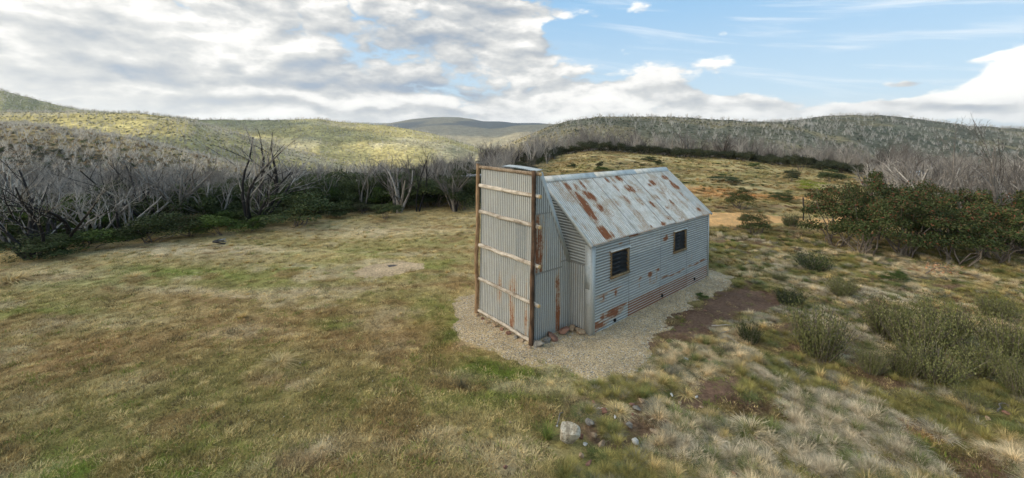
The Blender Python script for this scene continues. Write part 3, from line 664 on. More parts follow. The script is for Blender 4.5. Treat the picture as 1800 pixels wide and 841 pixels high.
# windows
for (u0, u1, z0, z1) in WIN:
    w = empty('window', (0, 0, 0)); w.parent = hut
    fr, d0, d1 = .042, -.045, .05
    def tim(nm, x0, x1, za, zb, da=d0, db=d1, m=M_frame): V_, F_ = box(x0, x1, da, db, za, zb); return obj(nm, mesh(nm, V_, F_, m), w)
    tim('window_frame', u0-.012, u0+fr-.018, z0+.035, z1-.035); tim('window_frame', u1-fr-.01, u1+.035, z0+.035, z1-.035)
    tim('window_frame', u0-.012, u1+.035, z1-.035, z1+.008); tim('window_sill', u0-.03, u1+.05, z0-.03, z0+.035, -.062, .05)
    flat('window_hood', [[(u0-.06, -.03, z1+.045), (u0-.06, -.075, z1+.012), (u1+.07, -.075, z1+.012), (u1+.07, -.03, z1+.045)][::-1]], .6, parent=w)
    flat('sill_flashing', [[(u0-.05, -.030, z0-.10), (u1+.06, -.030, z0-.10), (u1+.06, -.034, z0-.028), (u0-.05, -.034, z0-.028)]], .05, parent=w)
    for k in range(5):
        zc = z0+.10+(z1-z0-.16)*k/4.6
        V_, F_ = box(u0+.03, u1-.06, -.004, .004, -.068, .068); a_ = R(32)
        V_ = np.stack([V_[:, 0], V_[:, 1]*math.cos(a_)+V_[:, 2]*math.sin(a_)+.0, -V_[:, 1]*math.sin(a_)+V_[:, 2]*math.cos(a_)+zc+.03], -1)
        obj('louvre', mesh('louvre', V_, F_, M_louvre), w)
        V_, F_ = box(u0+.03, u1-.06, -.048, -.038, zc-.034, zc-.022); obj('louvre_edge', mesh('louvre_edge', V_, F_, M_louvre), w)
    tim('dark_room', u0-.01, u1+.01, z0-.02, z1+.02, .09, .12, M_dark)
# foundation vents
for (u_, z_) in [(1.06, .12), (3.64, .15), (5.92, .17)]:
    V_, F_ = tube([(u_, -.030, z_), (u_, .0, z_)], [.052, .052], 10); obj('floor_vent', mesh('floor_vent', V_, F_, M_dark), hut)
V_, F_ = box(-.035, .0, .36, .46, -.02, .10); obj('floor_vent', mesh('floor_vent', V_, F_, M_dark), hut)
# chimney: front sheets u = -HD, side sheets v = HOFF, back slope, cap
c0, c1, ct = HOFF+.02, HOFF+HW-.03, 4.22
front = lambda s, l, d: np.stack([-HD-d, s, l], -1)
frust = spots([(1.55, 0.9, 0.114, 0.6325, 0.45), (1.52, 0.45, 0.095, 0.575, 0.66), (2.02, 1.0, 0.076, 0.45999999999999996, 0.41), (2.12, 0.8, 0.057, 0.345, 0.25), (0.98, 0.5, 0.076, 0.575, 0.45), (1.0, 1.1, 0.057, 0.45999999999999996, 0.25), (1.45, 1.15, 0.095, 0.345, 0.41)])
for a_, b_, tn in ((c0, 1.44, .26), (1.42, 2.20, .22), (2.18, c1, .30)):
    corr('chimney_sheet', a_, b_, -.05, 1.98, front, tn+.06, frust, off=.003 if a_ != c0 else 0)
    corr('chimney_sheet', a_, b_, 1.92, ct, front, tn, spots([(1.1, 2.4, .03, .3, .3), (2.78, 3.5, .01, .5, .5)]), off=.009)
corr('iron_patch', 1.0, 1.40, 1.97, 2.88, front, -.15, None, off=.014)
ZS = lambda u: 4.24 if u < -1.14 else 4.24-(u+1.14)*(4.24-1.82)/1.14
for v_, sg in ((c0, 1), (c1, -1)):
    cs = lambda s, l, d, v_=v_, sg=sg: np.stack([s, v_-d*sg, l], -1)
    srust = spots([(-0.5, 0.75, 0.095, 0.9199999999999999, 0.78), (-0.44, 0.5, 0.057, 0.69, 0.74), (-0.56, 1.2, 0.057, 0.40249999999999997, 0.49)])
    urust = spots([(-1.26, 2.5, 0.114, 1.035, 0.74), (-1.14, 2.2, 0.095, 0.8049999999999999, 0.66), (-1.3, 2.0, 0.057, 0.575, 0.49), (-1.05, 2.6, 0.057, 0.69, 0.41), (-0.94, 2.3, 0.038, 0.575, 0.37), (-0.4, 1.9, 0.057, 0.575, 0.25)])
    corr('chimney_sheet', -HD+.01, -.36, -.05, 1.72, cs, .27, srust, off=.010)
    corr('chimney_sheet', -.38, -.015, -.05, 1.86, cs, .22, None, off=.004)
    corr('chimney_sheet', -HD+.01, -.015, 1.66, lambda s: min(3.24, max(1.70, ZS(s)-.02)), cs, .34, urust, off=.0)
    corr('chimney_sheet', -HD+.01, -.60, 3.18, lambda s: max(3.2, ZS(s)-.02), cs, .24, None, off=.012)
    y_ = v_-.022*sg; Lx, Lz = 1.14/2.675, -2.42/2.675
    A_, B_ = (-1.14, 4.25), (.0, 1.80); nx, nz = -(4.24-1.82)/2.675, -1.14/2.675
    q = [(A_[0], y_, A_[1]), (A_[0]+nx*.13, y_, A_[1]-.02), (B_[0]+nx*.13, y_, B_[1]+nz*.13), (B_[0], y_, B_[1])]
    q2 = [(A_[0]+.004, y_, A_[1]), (B_[0]+.004, y_, B_[1]), (B_[0]+.004, y_+.12*sg, B_[1]), (A_[0]+.004, y_+.12*sg, A_[1])]
    flat('chimney_flashing', [q if sg > 0 else q[::-1], q2 if sg > 0 else q2[::-1]], .12)
back = lambda s, l, d: np.stack([-1.14+l*1.14/2.675+d*.9, s, 4.22-l*2.42/2.675+d*.4], -1)
corr('chimney_sheet', c0, c1, .0, 2.66, back, .34, None)
capf = lambda s, l, d: np.stack([-HD-.02+l, s, 4.27+d+.05*np.sin(np.clip((s-c0)/(c1-c0), 0, 1)*math.pi)+.10*l], -1)
corr('chimney_cap', c0+.01, c0+1.30, .0, .30, capf, .75, None, nl=6, ph=1.0)
def log(name, p, q, r0, r1, m, bend=.03, seed=0, sides=10, parent=hut, bmp=.09):
    p, q = np.array(p, float), np.array(q, float); n = 22; k = np.linspace(0, 1, n)[:, None]
    g_ = np.random.default_rng(seed); pts = p+(q-p)*k
    for ax in range(3):
        if abs((q-p)[ax]) < .5*np.linalg.norm(q-p): pts[:, ax] += bend*np.interp(k[:, 0], np.linspace(0, 1, 6), np.r_[0, g_.normal(0, .6, 4), 0])
    rad = np.interp(k[:, 0], [0, 1], [r0, r1])*(1+.10*(vnoise(k[:, 0]*6+seed, k[:, 0]*0, seed)-.5))
    V_, F_ = tube(pts, rad, sides, bmp, seed=seed); return obj(name, mesh(name, V_, F_, m, None, True), parent)
fu = -HD-.065
log('chimney_post', (fu-.02, HOFF+HW+.015, -.15), (fu-.01, HOFF+HW+.03, 4.34), .062, .055, M_postA, .02, 3)
log('chimney_post', (fu-.075, HOFF-.035, -.15), (fu-.06, HOFF-.045, 4.30), .060, .050, M_postB, .03, 4)
V_, F_ = box(fu-.08, fu+.06, HOFF+HW-.04, HOFF+HW+.11, 4.345, 4.36); flatcap = obj('post_cap', mesh('post_cap', V_, F_, M_rock_grey), hut)
for i, (z0_, z1_, m_, r_) in enumerate(((4.24, 4.22, M_log, .050), (3.71, 3.67, M_railA, .056), (2.96, 2.92, M_railA, .058), (1.99, 1.96, M_railA, .056), (1.02, 1.00, M_railA, .052), (.10, .06, M_railA, .045))):
    end = HOFF-.20 if i < 5 else HOFF-.06
    rl = log('chimney_rail', (fu+.02, HOFF+HW-.03, z0_), (fu+.02, end, z1_), r_, r_*.95, m_, .014, 20+i)
    for yy in (end-.004, HOFF+HW-.036):
        sg = -1 if yy < 1.5 else 1
        V_, F_ = tube([(fu+.02, yy, z1_ if sg < 0 else z0_), (fu+.02, yy+sg*.012, z1_ if sg < 0 else z0_)], [r_*.92, r_*.88], 8)
        obj('log_end', mesh('log_end', V_, F_, M_cut), rl)

# ------------------------------------------------------------------ stones
def rock_mesh(name, seed, m, sq=(1, 1, .7), sub=3, rough=.22):
    import bmesh
    bm = bmesh.new(); bmesh.ops.create_icosphere(bm, subdivisions=sub, radius=.5); g_ = np.random.default_rng(seed)
    planes = [(g_.normal(size=3), .20+.16*g_.random()) for _ in range(13)]
    off = g_.random(3)*50
    for v in bm.verts:
        p = np.array(v.co)
        for n_, d_ in planes:
            n_ = n_/np.linalg.norm(n_); k = p@n_
            if k > d_: p = p-n_*(k-d_)*.96
        a_ = float(vnoise(p[0]*5+off[0]+p[2]*3, p[1]*5+off[1], seed))+.5*float(vnoise(p[0]*13+off[0], p[1]*13+off[1]+p[2]*11, seed+1))
        p = p*(1+rough*(a_-.75)*.45); v.co = p*np.array(sq)
    me = bpy.data.meshes.new(name); bm.to_mesh(me); bm.free(); me.materials.append(m); return me
ROCKS = []
def rock(px, py, w, m, label, seed, sq=(1, .9, .7), name='rock', group=None, rz=None, sink=.2, loc=None, cat='stone'):
    x, y = loc or gp(px, py); sub = 4 if w > .3 else 3
    o = obj(name, rock_mesh(name, seed, m, sq, sub)); o.scale = (w, w, w); h_ = hgt(x, y)
    o.location = (x, y, h_+w*sq[2]*(.5-sink)+(.035 if loc is None else 0)); ROCKS.append((x, y, w)); o.rotation_euler = (0, 0, rz if rz is not None else seed*1.3)
    tag(o, label, cat, group); return o
rock(997, 788, .50, M_rock_pale, 'large pale lichen-mottled boulder in the turf at the front edge', 5, (1, .8, .9), 'boulder', cat='boulder', sink=.22)
for px, py, w, m, lab, sq in [
    (1117, 784, .15, M_rock_white, 'small white block of stone right of the pale boulder', (1, .8, .9)),
    (1022, 780, .13, M_rock_red, 'dark reddish stone leaning against the right of the pale boulder', (.7, .8, 1.1)),
    (1043, 775, .16, M_rock_tan, 'tan stone second to the right of the pale boulder', (1, .8, .8)),
    (1058, 790, .17, M_rock_tan, 'long upright tan stone lower right of the pale boulder', (.5, 1.3, .6)),
    (1028, 790, .11, M_rock_white, 'small off-white stone below the tan stones beside the pale boulder', (1.2, .7, .5)),
    (1038, 750, .20, M_rock_grey, 'rounded grey stone behind the tan stones by the pale boulder', (1, .8, .6)),
    (1062, 731, .15, M_rock_red, 'reddish lump of stone upslope of the rounded grey stone', (1, .9, .8)),
    (1107, 755, .18, M_rock_grey, 'brownish grey stone above the white block', (.8, 1, .6)),
    (1127, 711, .15, M_rock_tan, 'pale tan stone highest of the scattered stones near the boulder', (1, .8, .6)),
    (1119, 724, .18, M_rock_grey, 'greenish grey stone just below the highest pale tan stone', (1.1, .9, .5)),
    (1111, 716, .12, M_rock_red, 'small reddish stone just left of the highest pale tan stone', (1.1, .9, .5)),
    (1112, 735, .08, M_rock_red, 'tiny red stone below the greenish grey stone', (1, .9, .7)),
    (1081, 740, .09, M_rock_white, 'tiny white stone between the reddish lump and the greenish grey stone', (1, .7, .6)),
    (1151, 767, .17, M_rock_tan, 'flat brownish orange stone right of the white block', (1.2, .7, .4)),
    (1022, 813, .15, M_rock_tan, 'pinkish tan stone below the pale boulder near the photo edge', (1, .8, .6)),
    (1035, 825, .14, M_rock_red, 'dull pink stone lowest of those below the pale boulder', (.7, 1.1, .5)),
    (979, 756, .06, M_rock_white, 'tiny white pebble above left of the pale boulder', (1, .9, .6)),
    (896, 749, .07, M_rock_tan, 'small yellow stone in the mown turf left of the boulder', (1.3, .6, .4)),
    (888, 838, .12, M_rock_red, 'orange stone cut by the bottom edge of the photo', (1, .8, .6)),
    (1043, 713, .10, M_rock_red, 'brown stone half sunk in green turf below the gravel tip', (1, .8, .6)),
    (1181, 698, .12, M_rock_white, 'white stone on the left edge of the bare red earth', (1.2, .7, .5)),
    (1206, 635, .13, M_rock_white, 'white stone in the grass just right of the gravel tip', (1.1, .7, .6)),
    (1224, 701, .10, M_rock_white, 'pale stone on the bare red earth below the gravel', (.8, 1, .6)),
    (1247, 637, .10, M_rock_tan, 'tan stone near the upper rim of the bare red earth', (1.1, .8, .6)),
    (1194, 714, .12, M_rock_tan, 'upper of two tan stones below the white stone on red earth', (1, .8, .7)),
    (1199, 724, .09, M_rock_tan, 'lower of two tan stones below the white stone on red earth', (1.2, .8, .5)),
    (1232, 718, .10, M_rock_tan, 'tan chip of stone on the lower right of the red earth', (1.2, .8, .5)),
    (1240, 548, .10, M_rock_red, 'small reddish chip on the dark earth beside the gravel', (1.2, .8, .4)),
    (1736, 744, .13, M_rock_tan, 'tan stone among the tussocks by the bleached stick at far right', (1, .8, .7)),
    (1769, 736, .15, M_rock_red, 'reddish stone right of the tan stone among the far right tussocks', (1, .8, .7)),
    (1291, 836, .12, M_rock_tan, 'orange-tan stone among tussocks at the bottom edge', (1, .8, .7)),
    (1330, 768, .10, M_rock_tan, 'yellowish stone in the tussocks right of centre foreground', (1.2, .8, .5))]:
    rock(px, py, w, m, lab, int(px+py), sq)
base = [(-1.52, 2.78, .20, M_rock_tan, 'small tan stone by the left chimney post, first under the bottom rail'), (-1.55, 2.53, .19, M_rock_red, 'brown stone under the bottom rail, second from the left post'),
        (-1.57, 2.25, .22, M_rock_tan, 'tan stone under the bottom rail, third from the left post'), (-1.56, 1.98, .24, M_rock_tan, 'round buff stone under the bottom rail, fourth from the left post'),
        (-1.56, 1.70, .23, M_rock_red, 'brown stone under the middle of the bottom rail'), (-1.56, 1.42, .25, M_rock_red, 'dark red stone right of the middle of the bottom rail'),
        (-1.55, 1.16, .22, M_rock_grey, 'flat grey stone under the right part of the bottom rail'), (-1.55, .92, .20, M_rock_tan, 'pale flat stone nearest the right chimney post under the rail'),
        (-1.64, .56, .17, M_rock_tan, 'square yellowish stone in front of the foot of the right post'), (-1.38, .50, .42, M_rock_grey, 'large blue-grey stone at the near corner of the chimney'),
        (-1.10, .50, .34, M_rock_grey, 'dark grey stone behind the blue-grey corner stone'), (-.86, .52, .40, M_rock_red, 'red-brown rock midway along the chimney side'),
        (-.48, .52, .46, M_rock_red, 'largest brown rock along the chimney side near the hut wall'), (-.16, .50, .36, M_rock_tan, 'tan upright rock where chimney and gable wall meet'), (-.10, .28, .36, M_rock_tan, 'flat tan slab below the gable vent hole')]
for i, (u_, v_, w, m, lab) in enumerate(base):
    rock(0, 0, w, m, lab, 300+i, (1, .8, .62 if w < .3 else .55), 'footing_stone', 'stones packed round the chimney foot', loc=loc2w(u_, v_), sink=.15)
#@@PLANTS
# ------------------------------------------------------------------ plant prototypes (meshes shared by their copies)
def dead_tree(seed, H=5.0, stems=5, lean=.5, char=.45, depth=3, twig=1.0, straight=.5, thk=1.0):
    g = np.random.default_rng(seed); thick, fine = [], []
    def grow(p, d, L, r, lev, hc):
        n = (8, 5, 4, 3)[lev]; pts = [p]; dd = d/np.linalg.norm(d); cur = g.normal(0, .10, 3)
        for i in range(n):
            cur = cur*.7+g.normal(0, (.13, .16, .17, .2)[lev], 3); up = (.10, .07, .05, .03)[lev]*(1-straight*.3)
            dd = dd+cur*.55+np.array([0, 0, up]); dd /= np.linalg.norm(dd); pts.append(pts[-1]+dd*L/n)
        pts = np.array(pts); rad = np.interp(np.arange(n+1), [0, n], [r, r*(.32 if lev < 3 else .4)])
        V_, F_ = tube(pts, rad, (6, 4, 3, 3)[lev], 0, caps=False)
        hh = np.repeat(np.arange(n+1)/n, (6, 4, 3, 3)[lev])
        cc = np.clip(hc+(.25 if lev == 0 else 0)*(1-hh*1.3)-.10*lev, 0, 1)
        (thick if lev < 1 else fine).append((V_, F_, {'char': cc}))
        if lev < depth:
            nb = int((6, 5, 4)[lev]*(.8+.5*g.random())*(twig if lev > 0 else 1))
            for b in range(nb):
                k = .28+.70*(b+g.random())/nb if lev == 0 else .15+.82*(b+g.random())/nb
                i = min(int(k*n), n-1); q = pts[i]+(pts[i+1]-pts[i])*(k*n-i); t_ = pts[i+1]-pts[i]; t_ /= np.linalg.norm(t_)
                s_ = g.normal(0, 1, 3); s_ -= t_*(s_@t_); s_ /= np.linalg.norm(s_)+1e-9
                an = g.uniform(.35, .85); nd = t_*math.cos(an)+s_*math.sin(an)+np.array([0, 0, .18])
                grow(q, nd, L*(.62, .55, .55)[lev]*(1.15-.6*k)*g.uniform(.7, 1.15), max(rad[i]*(.52, .55, .6)[lev], .0045), lev+1, hc)
    for s_ in range(stems):
        a = 2*math.pi*(s_+g.random()*.7)/stems; l = lean*g.uniform(.35, 1.25)
        d = np.array([math.cos(a)*l, math.sin(a)*l, 1.0]); L = H*g.uniform(.62, 1.0)*math.sqrt(1+.35*l*l)
        grow(np.array([math.cos(a)*.10, math.sin(a)*.10, -.15]), d, L, H*g.uniform(.014, .024)*thk, 0, char+g.uniform(-.25, .3))
    k = H/max(max(p[0][:, 2].max() for p in thick), max(p[0][:, 2].max() for p in fine)) if True else 1
    out = []
    for nm, l in (('trunk', thick), ('branches', fine)):
        V_, F_, A_ = join(l); out.append(mesh(nm, V_*k, F_, M_dead, A_, nm == 'trunk'))
    return out
def leaf_quads(C_, N_, size, g, asp=.5, droop=.2):
    n = len(C_); t = g.normal(0, 1, (n, 3)); t -= N_*(t*N_).sum(1)[:, None]; t /= np.linalg.norm(t, axis=1)[:, None]+1e-9
    b = np.cross(N_, t); s = (size*g.uniform(.6, 1.3, n))[:, None]
    V_ = np.stack([C_-t*s, C_+b*s*asp, C_+t*s, C_-b*s*asp], 1).reshape(-1, 3)
    return V_, np.arange(n*4).reshape(n, 4)
def shrub(seed, m, w=1.0, h=1.0, lumps=10, leaves=1400, size=.045, stems=7, red=.1, asp=.5, low=.15, flat_=.8, lr=.8):
    g = np.random.default_rng(seed); Cs, Rs = [], []
    for i in range(lumps):
        a = g.uniform(0, 2*math.pi); r = w*.5*math.sqrt(g.uniform(0, .75)); zz = h*g.uniform(low+.12, .78)*(1-.45*(r/(w*.5))**2)
        Cs.append((r*math.cos(a), r*math.sin(a), zz)); Rs.append(g.uniform(.15, .32)*lr*min(w, h*1.3))
    Cs, Rs = np.array(Cs), np.array(Rs); idx = g.integers(0, lumps, leaves)
    d = g.normal(0, 1, (leaves, 3)); d[:, 2] = np.abs(d[:, 2])*.9-.25; d /= np.linalg.norm(d, axis=1)[:, None]
    rr = Rs[idx]*g.uniform(.55, 1.12, leaves)
    P = Cs[idx]+d*rr[:, None]*np.array([1, 1, flat_]); P[:, 2] = np.maximum(P[:, 2], .03)
    N_ = d+g.normal(0, .55, (leaves, 3)); N_ /= np.linalg.norm(N_, axis=1)[:, None]
    V_, F_ = leaf_quads(P, N_, size, g, asp)
    topness = np.clip((P[:, 2]/h), 0, 1)
    lv = np.clip(g.uniform(0, .78, leaves)*.8+.1*np.repeat(g.random(lumps), 1)[idx]+(g.random(leaves) < red*topness)*.5, 0, 1)
    foliage = mesh('foliage', V_, F_, m, {'lv': np.repeat(lv, 4)})
    st = []
    for i in range(stems):
        c = Cs[g.integers(0, lumps)]; k = np.linspace(0, 1, 5)[:, None]; b0 = np.array([g.normal(0, .05*w), g.normal(0, .05*w), -.08])
        p = b0*(1-k)+c*k+np.array([0, 0, 1])*0; p[1:-1] += g.normal(0, .03*w, (3, 3)); st.append(tube(p, np.linspace(.022, .008, 5)*max(w, h)*.6, 4, caps=False))
    V_, F_, _ = join(st); return foliage, mesh('stems', V_, F_, M_stem)
def blades(seed, n, h, rad, spread, wid, m=M_grass, seg=2, up=.3, lo=.5):
    g = np.random.default_rng(seed); a = g.uniform(0, 2*math.pi, n); r = rad*np.sqrt(g.random(n)); b = np.stack([r*np.cos(a), r*np.sin(a), np.full(n, -.012)], 1)
    a2 = a+g.normal(0, .7, n); out = np.stack([np.cos(a2), np.sin(a2), a2*0], 1); L = h*g.uniform(lo, 1.1, n); sp = spread*g.uniform(.3, 1.25, n)
    sd_ = np.stack([-np.sin(a2+g.normal(0, .5, n)), np.cos(a2), a2*0], 1); V_, F_ = [], []
    k = np.linspace(0, 1, seg+1); rows = []
    for kk in k:
        c = b+out*(sp*L*(kk**1.6))[:, None]+np.array([0, 0, 1.])*(L*(kk*(1-.45*sp*kk)))[:, None]; w_ = wid*(1-kk*.85)
        rows += [c-sd_*w_*.5, c+sd_*w_*.5]
    V_ = np.stack(rows, 1).reshape(-1, 3); m_ = 2*(seg+1); base = np.arange(n)[:, None]*m_
    F_ = np.concatenate([base+np.array([2*i, 2*i+1, 2*i+3, 2*i+2]) for i in range(seg)])
    return mesh('tuft', V_, F_, m, {'lv': np.repeat(g.random(n), m_)})
def heath(seed, h=.7, w=.6, n=560, m=None):            # upright wispy stems covered in tiny leaves
    g = np.random.default_rng(seed); P, Nn, st = [], [], []
    for i in range(n):
        a = g.uniform(0, 2*math.pi); r = w*.28*math.sqrt(g.random()); b = np.array([r*math.cos(a), r*math.sin(a), 0])
        d = np.array([math.cos(a)*g.uniform(0, .55), math.sin(a)*g.uniform(0, .55), 1])+g.normal(0, .12, 3)*np.array([1, 1, 0]); L = h*g.uniform(.5, 1.1); d /= np.linalg.norm(d)
        k = np.linspace(.12, 1, 11)[:, None]; P.append(b+d*L*k+g.normal(0, .006, (11, 3))); Nn.append(g.normal(0, 1, (11, 3)))
        if i % 4 == 0: st.append(tube([b, b+d*L*.9], [.005, .002], 3, caps=False))
    P, Nn = np.concatenate(P), np.concatenate(Nn); Nn /= np.linalg.norm(Nn, axis=1)[:, None]
    n = len(P); t = np.repeat(np.array([[0, 0, 1.]]), n, 0)+g.normal(0, .32, (n, 3)); t /= np.linalg.norm(t, axis=1)[:, None]; b_ = np.cross(t, Nn); b_ /= np.linalg.norm(b_, axis=1)[:, None]+1e-9
    s = (.019*g.uniform(.6, 1.3, n))[:, None]; V_ = np.stack([P-t*s, P+b_*s*.28, P+t*s, P-b_*s*.28], 1).reshape(-1, 3)
    f_ = mesh('foliage', V_, np.arange(n*4).reshape(n, 4), m or M_heath, {'lv': np.repeat(np.clip(g.random(n)*.7+.3*P[:, 2]/h*g.random(n), 0, 1), 4)})
    V_, F_, _ = join(st); return f_, mesh('stems', V_, F_, M_stem)
TREES = [dead_tree(100+i, 5, 4+i % 4, .45+.12*(i % 3), .14+.12*(i % 3), 3, .72, thk=1.2) for i in range(7)]
BLACK = [dead_tree(140+i, 5, 4+i, .46, .60, 3, .95, thk=.8) for i in range(3)]
SNAG = dead_tree(190, 5, 2, .2, .95, 2, .8, thk=.8)
SLIM = [dead_tree(170+i, 5, 3+i, .22, .10, 3, 1.15, 1.0, thk=.7) for i in range(3)]
GUM = [shrub(200+i, M_gum, 1, 1, 26, 9000, .0165, 11, .34, .42, low=.22, lr=.62) for i in range(4)]
SCRUB = [shrub(220+i, M_scrub, 1, 1, 20, 6500, .021, 6, .05, .45, flat_=.75) for i in range(4)]
LIME = [shrub(240+i, M_lime, 1, 1, 12, 4200, .023, 4, .05, .45, flat_=.75) for i in range(2)]
YEL = shrub(250, M_yellow, 1, 1, 12, 2400, .022, 3, .0, .45, flat_=.6)
HEDGE = [shrub(260+i, M_hedge, 1, 1, 12, 2600, .032, 5, .1, .35, flat_=.9) for i in range(3)]
HEATH = [heath(280+i) for i in range(3)]; HEATHD = [heath(290+i, .45, .6, 300, M_scrub) for i in range(2)]

def plant(kind, protos, x, y, w, h, label=None, cat='shrub', group=None, parts=True, rz=None, name=None, z=None, base=1.0):
    z = hgt(x, y) if z is None else z; rz = rng.uniform(0, 6.28) if rz is None else rz
    if parts:
        o = empty(kind, (x, y, z), rz); kids = [obj(me.name, me, o) for me in protos]
    else:
        key = (kind, protos[0].name, protos[1].name)
        o = obj(kind, merged(protos)); o.location = (x, y, z); o.rotation_euler = (0, 0, rz)
    o.scale = (w/base, w/base, h/base); tag(o, label, cat, group); return o
_mg = {}
def merged(pr):
    k = pr[0].name+pr[1].name
    if k in _mg: return _mg[k]
    import bmesh
    bm = bmesh.new(); bm.from_mesh(pr[0]); n0 = len(bm.faces); bm.from_mesh(pr[1]); bm.faces.ensure_lookup_table()
    me = bpy.data.meshes.new(pr[0].name); bm.to_mesh(me); bm.free(); me.materials.append(pr[0].materials[0])
    if pr[1].materials[0] != pr[0].materials[0]:
        me.materials.append(pr[1].materials[0]); mi = np.zeros(len(me.polygons), int); mi[n0:] = 1; me.polygons.foreach_set('material_index', mi)
    _mg[k] = me; return me
def lowtree(pr, nm):                                   # one mesh for far instances
    return merged(pr)

# ------------------------------------------------------------------ instanced ground cover (geometry nodes, stuff)
def scatter(name, P, protos, idx, rz, sc, tint=None, tilt=None):
    n = len(P); me = bpy.data.meshes.new(name); me.vertices.add(n); me.vertices.foreach_set('co', np.asarray(P, float).ravel())
    rot = np.zeros((n, 3)); rot[:, 2] = rz
    if tilt is not None: rot[:, :2] = tilt
    me.attributes.new('rot', 'FLOAT_VECTOR', 'POINT').data.foreach_set('vector', rot.ravel())
    me.attributes.new('scl', 'FLOAT_VECTOR', 'POINT').data.foreach_set('vector', np.asarray(sc, float).ravel())
    me.attributes.new('pid', 'INT', 'POINT').data.foreach_set('value', np.asarray(idx, np.int32))
    if tint is not None: me.attributes.new('tint', 'FLOAT_COLOR', 'POINT').data.foreach_set('color', np.c_[tint, np.ones(n)].ravel())
    o = obj(name, me); pc = bpy.data.collections.new(name+'_kinds')
    for i, p in enumerate(protos):
        q = bpy.data.objects.new('%s_%02d' % (name, i), p); pc.objects.link(q)
    ng = bpy.data.node_groups.new(name, 'GeometryNodeTree')
    ng.interface.new_socket('Geometry', in_out='INPUT', socket_type='NodeSocketGeometry'); ng.interface.new_socket('Geometry', in_out='OUTPUT', socket_type='NodeSocketGeometry')
    N, L = ng.nodes, ng.links; gi = N.new('NodeGroupInput'); go = N.new('NodeGroupOutput'); ip = N.new('GeometryNodeInstanceOnPoints'); ci = N.new('GeometryNodeCollectionInfo')
    ci.inputs['Collection'].default_value = pc; ci.inputs['Separate Children'].default_value = True; ci.inputs['Reset Children'].default_value = True
    def at(nm, ty):
        a = N.new('GeometryNodeInputNamedAttribute'); a.data_type = ty; a.inputs['Name'].default_value = nm; return a.outputs['Attribute']
    L.new(gi.outputs[0], ip.inputs['Points']); L.new(ci.outputs[0], ip.inputs['Instance']); ip.inputs['Pick Instance'].default_value = True
    L.new(at('pid', 'INT'), ip.inputs['Instance Index']); L.new(at('rot', 'FLOAT_VECTOR'), ip.inputs['Rotation']); L.new(at('scl', 'FLOAT_VECTOR'), ip.inputs['Scale'])
    L.new(ip.outputs[0], go.inputs[0]); md = o.modifiers.new('scatter', 'NODES'); md.node_group = ng
    tag(o, kind='stuff'); return o
def fan(n, px0, px1, y0, y1, p=1.0, seed=1):          # points over a stretch of ground, thinning with distance
    g = np.random.default_rng(seed); t = (g.uniform(px0, px1, n)-900)/F; k = g.random(n)
    y = 1/(1/y0+(1/y1-1/y0)*k) if p == 2 else (y0*(y1/y0)**k if p == 1 else np.sqrt(y0*y0+(y1*y1-y0*y0)*k))
    return t*y, y
def clear_hut(x, y, m=0.0):
    k = ~(poly_dist(x, y, HUTPOLY) > -.02-m)
    for a, b, w in ROCKS: k &= np.hypot(x-a, y-b) > w*.62+min(m, .12)
    return k
def in_gravel(x, y, marg=0): return poly_dist(x, y, G)+(fbm(x, y, .5, 4, 60)-.5)*.45 > marg
def tintof(x, y, g, lo=.8, hi=1.35): return near_colour(x, y)*g.uniform(lo, hi, len(x))[:, None]
def turf():
    g = np.random.default_rng(3)
    kinds = [blades(1, 44, .055, .11, .9, .010), blades(2, 44, .075, .12, 1.1, .010), blades(3, 34, .10, .10, 1.0, .009), blades(4, 50, .045, .13, 1.3, .011)]
    x, y = fan(62000, -260, 2050, 5.0, 34, 1, 5)
    k = ~in_patch(x, y) & clear_hut(x, y, .1) & ~in_gravel(x, y)
    x, y = x[k], y[k]; z = height(x, y)
    s = g.uniform(.6, 1.25, len(x))*(1+.35*sstep(14, 30, y)); tall = .7+.8*fbm(x, y, .8, 3, 81)
    b = g.random(len(x))[:, None]; tt = tintof(x, y, g, .65, 1.25); tt = np.where(b > .88, STRAW*g.uniform(.8, 1.35, len(x))[:, None], tt); tt = np.where(b < .10, np.array((.13, .10, .05)), tt); tt = np.where((b > .10) & (b < .17), GREEN*1.1, tt)
    scatter('short_grass', np.stack([x, y, z], 1), kinds, g.integers(0, 4, len(x)), g.uniform(0, 6.28, len(x)), np.stack([s, s, s*tall], 1), tt)
    # stray grass on gravel and earth
    x, y = fan(5200, 700, 1500, 7.0, 20, 1, 6); gr = in_gravel(x, y); k = (in_patch(x, y) | gr) & clear_hut(x, y, .1) & (fbm(x, y, .4, 3, 82) > np.where(gr, .62, .50))
    x, y = x[k], y[k]; s = g.uniform(.4, .8, len(x)); t_ = np.where(g.random(len(x))[:, None] < .6, GREEN*1.2, STRAW)
    scatter('stray_grass', np.stack([x, y, height(x, y)+.01], 1), kinds, g.integers(0, 4, len(x)), g.uniform(0, 6.28, len(x)), np.stack([s, s, s*.8], 1), t_)
turf()
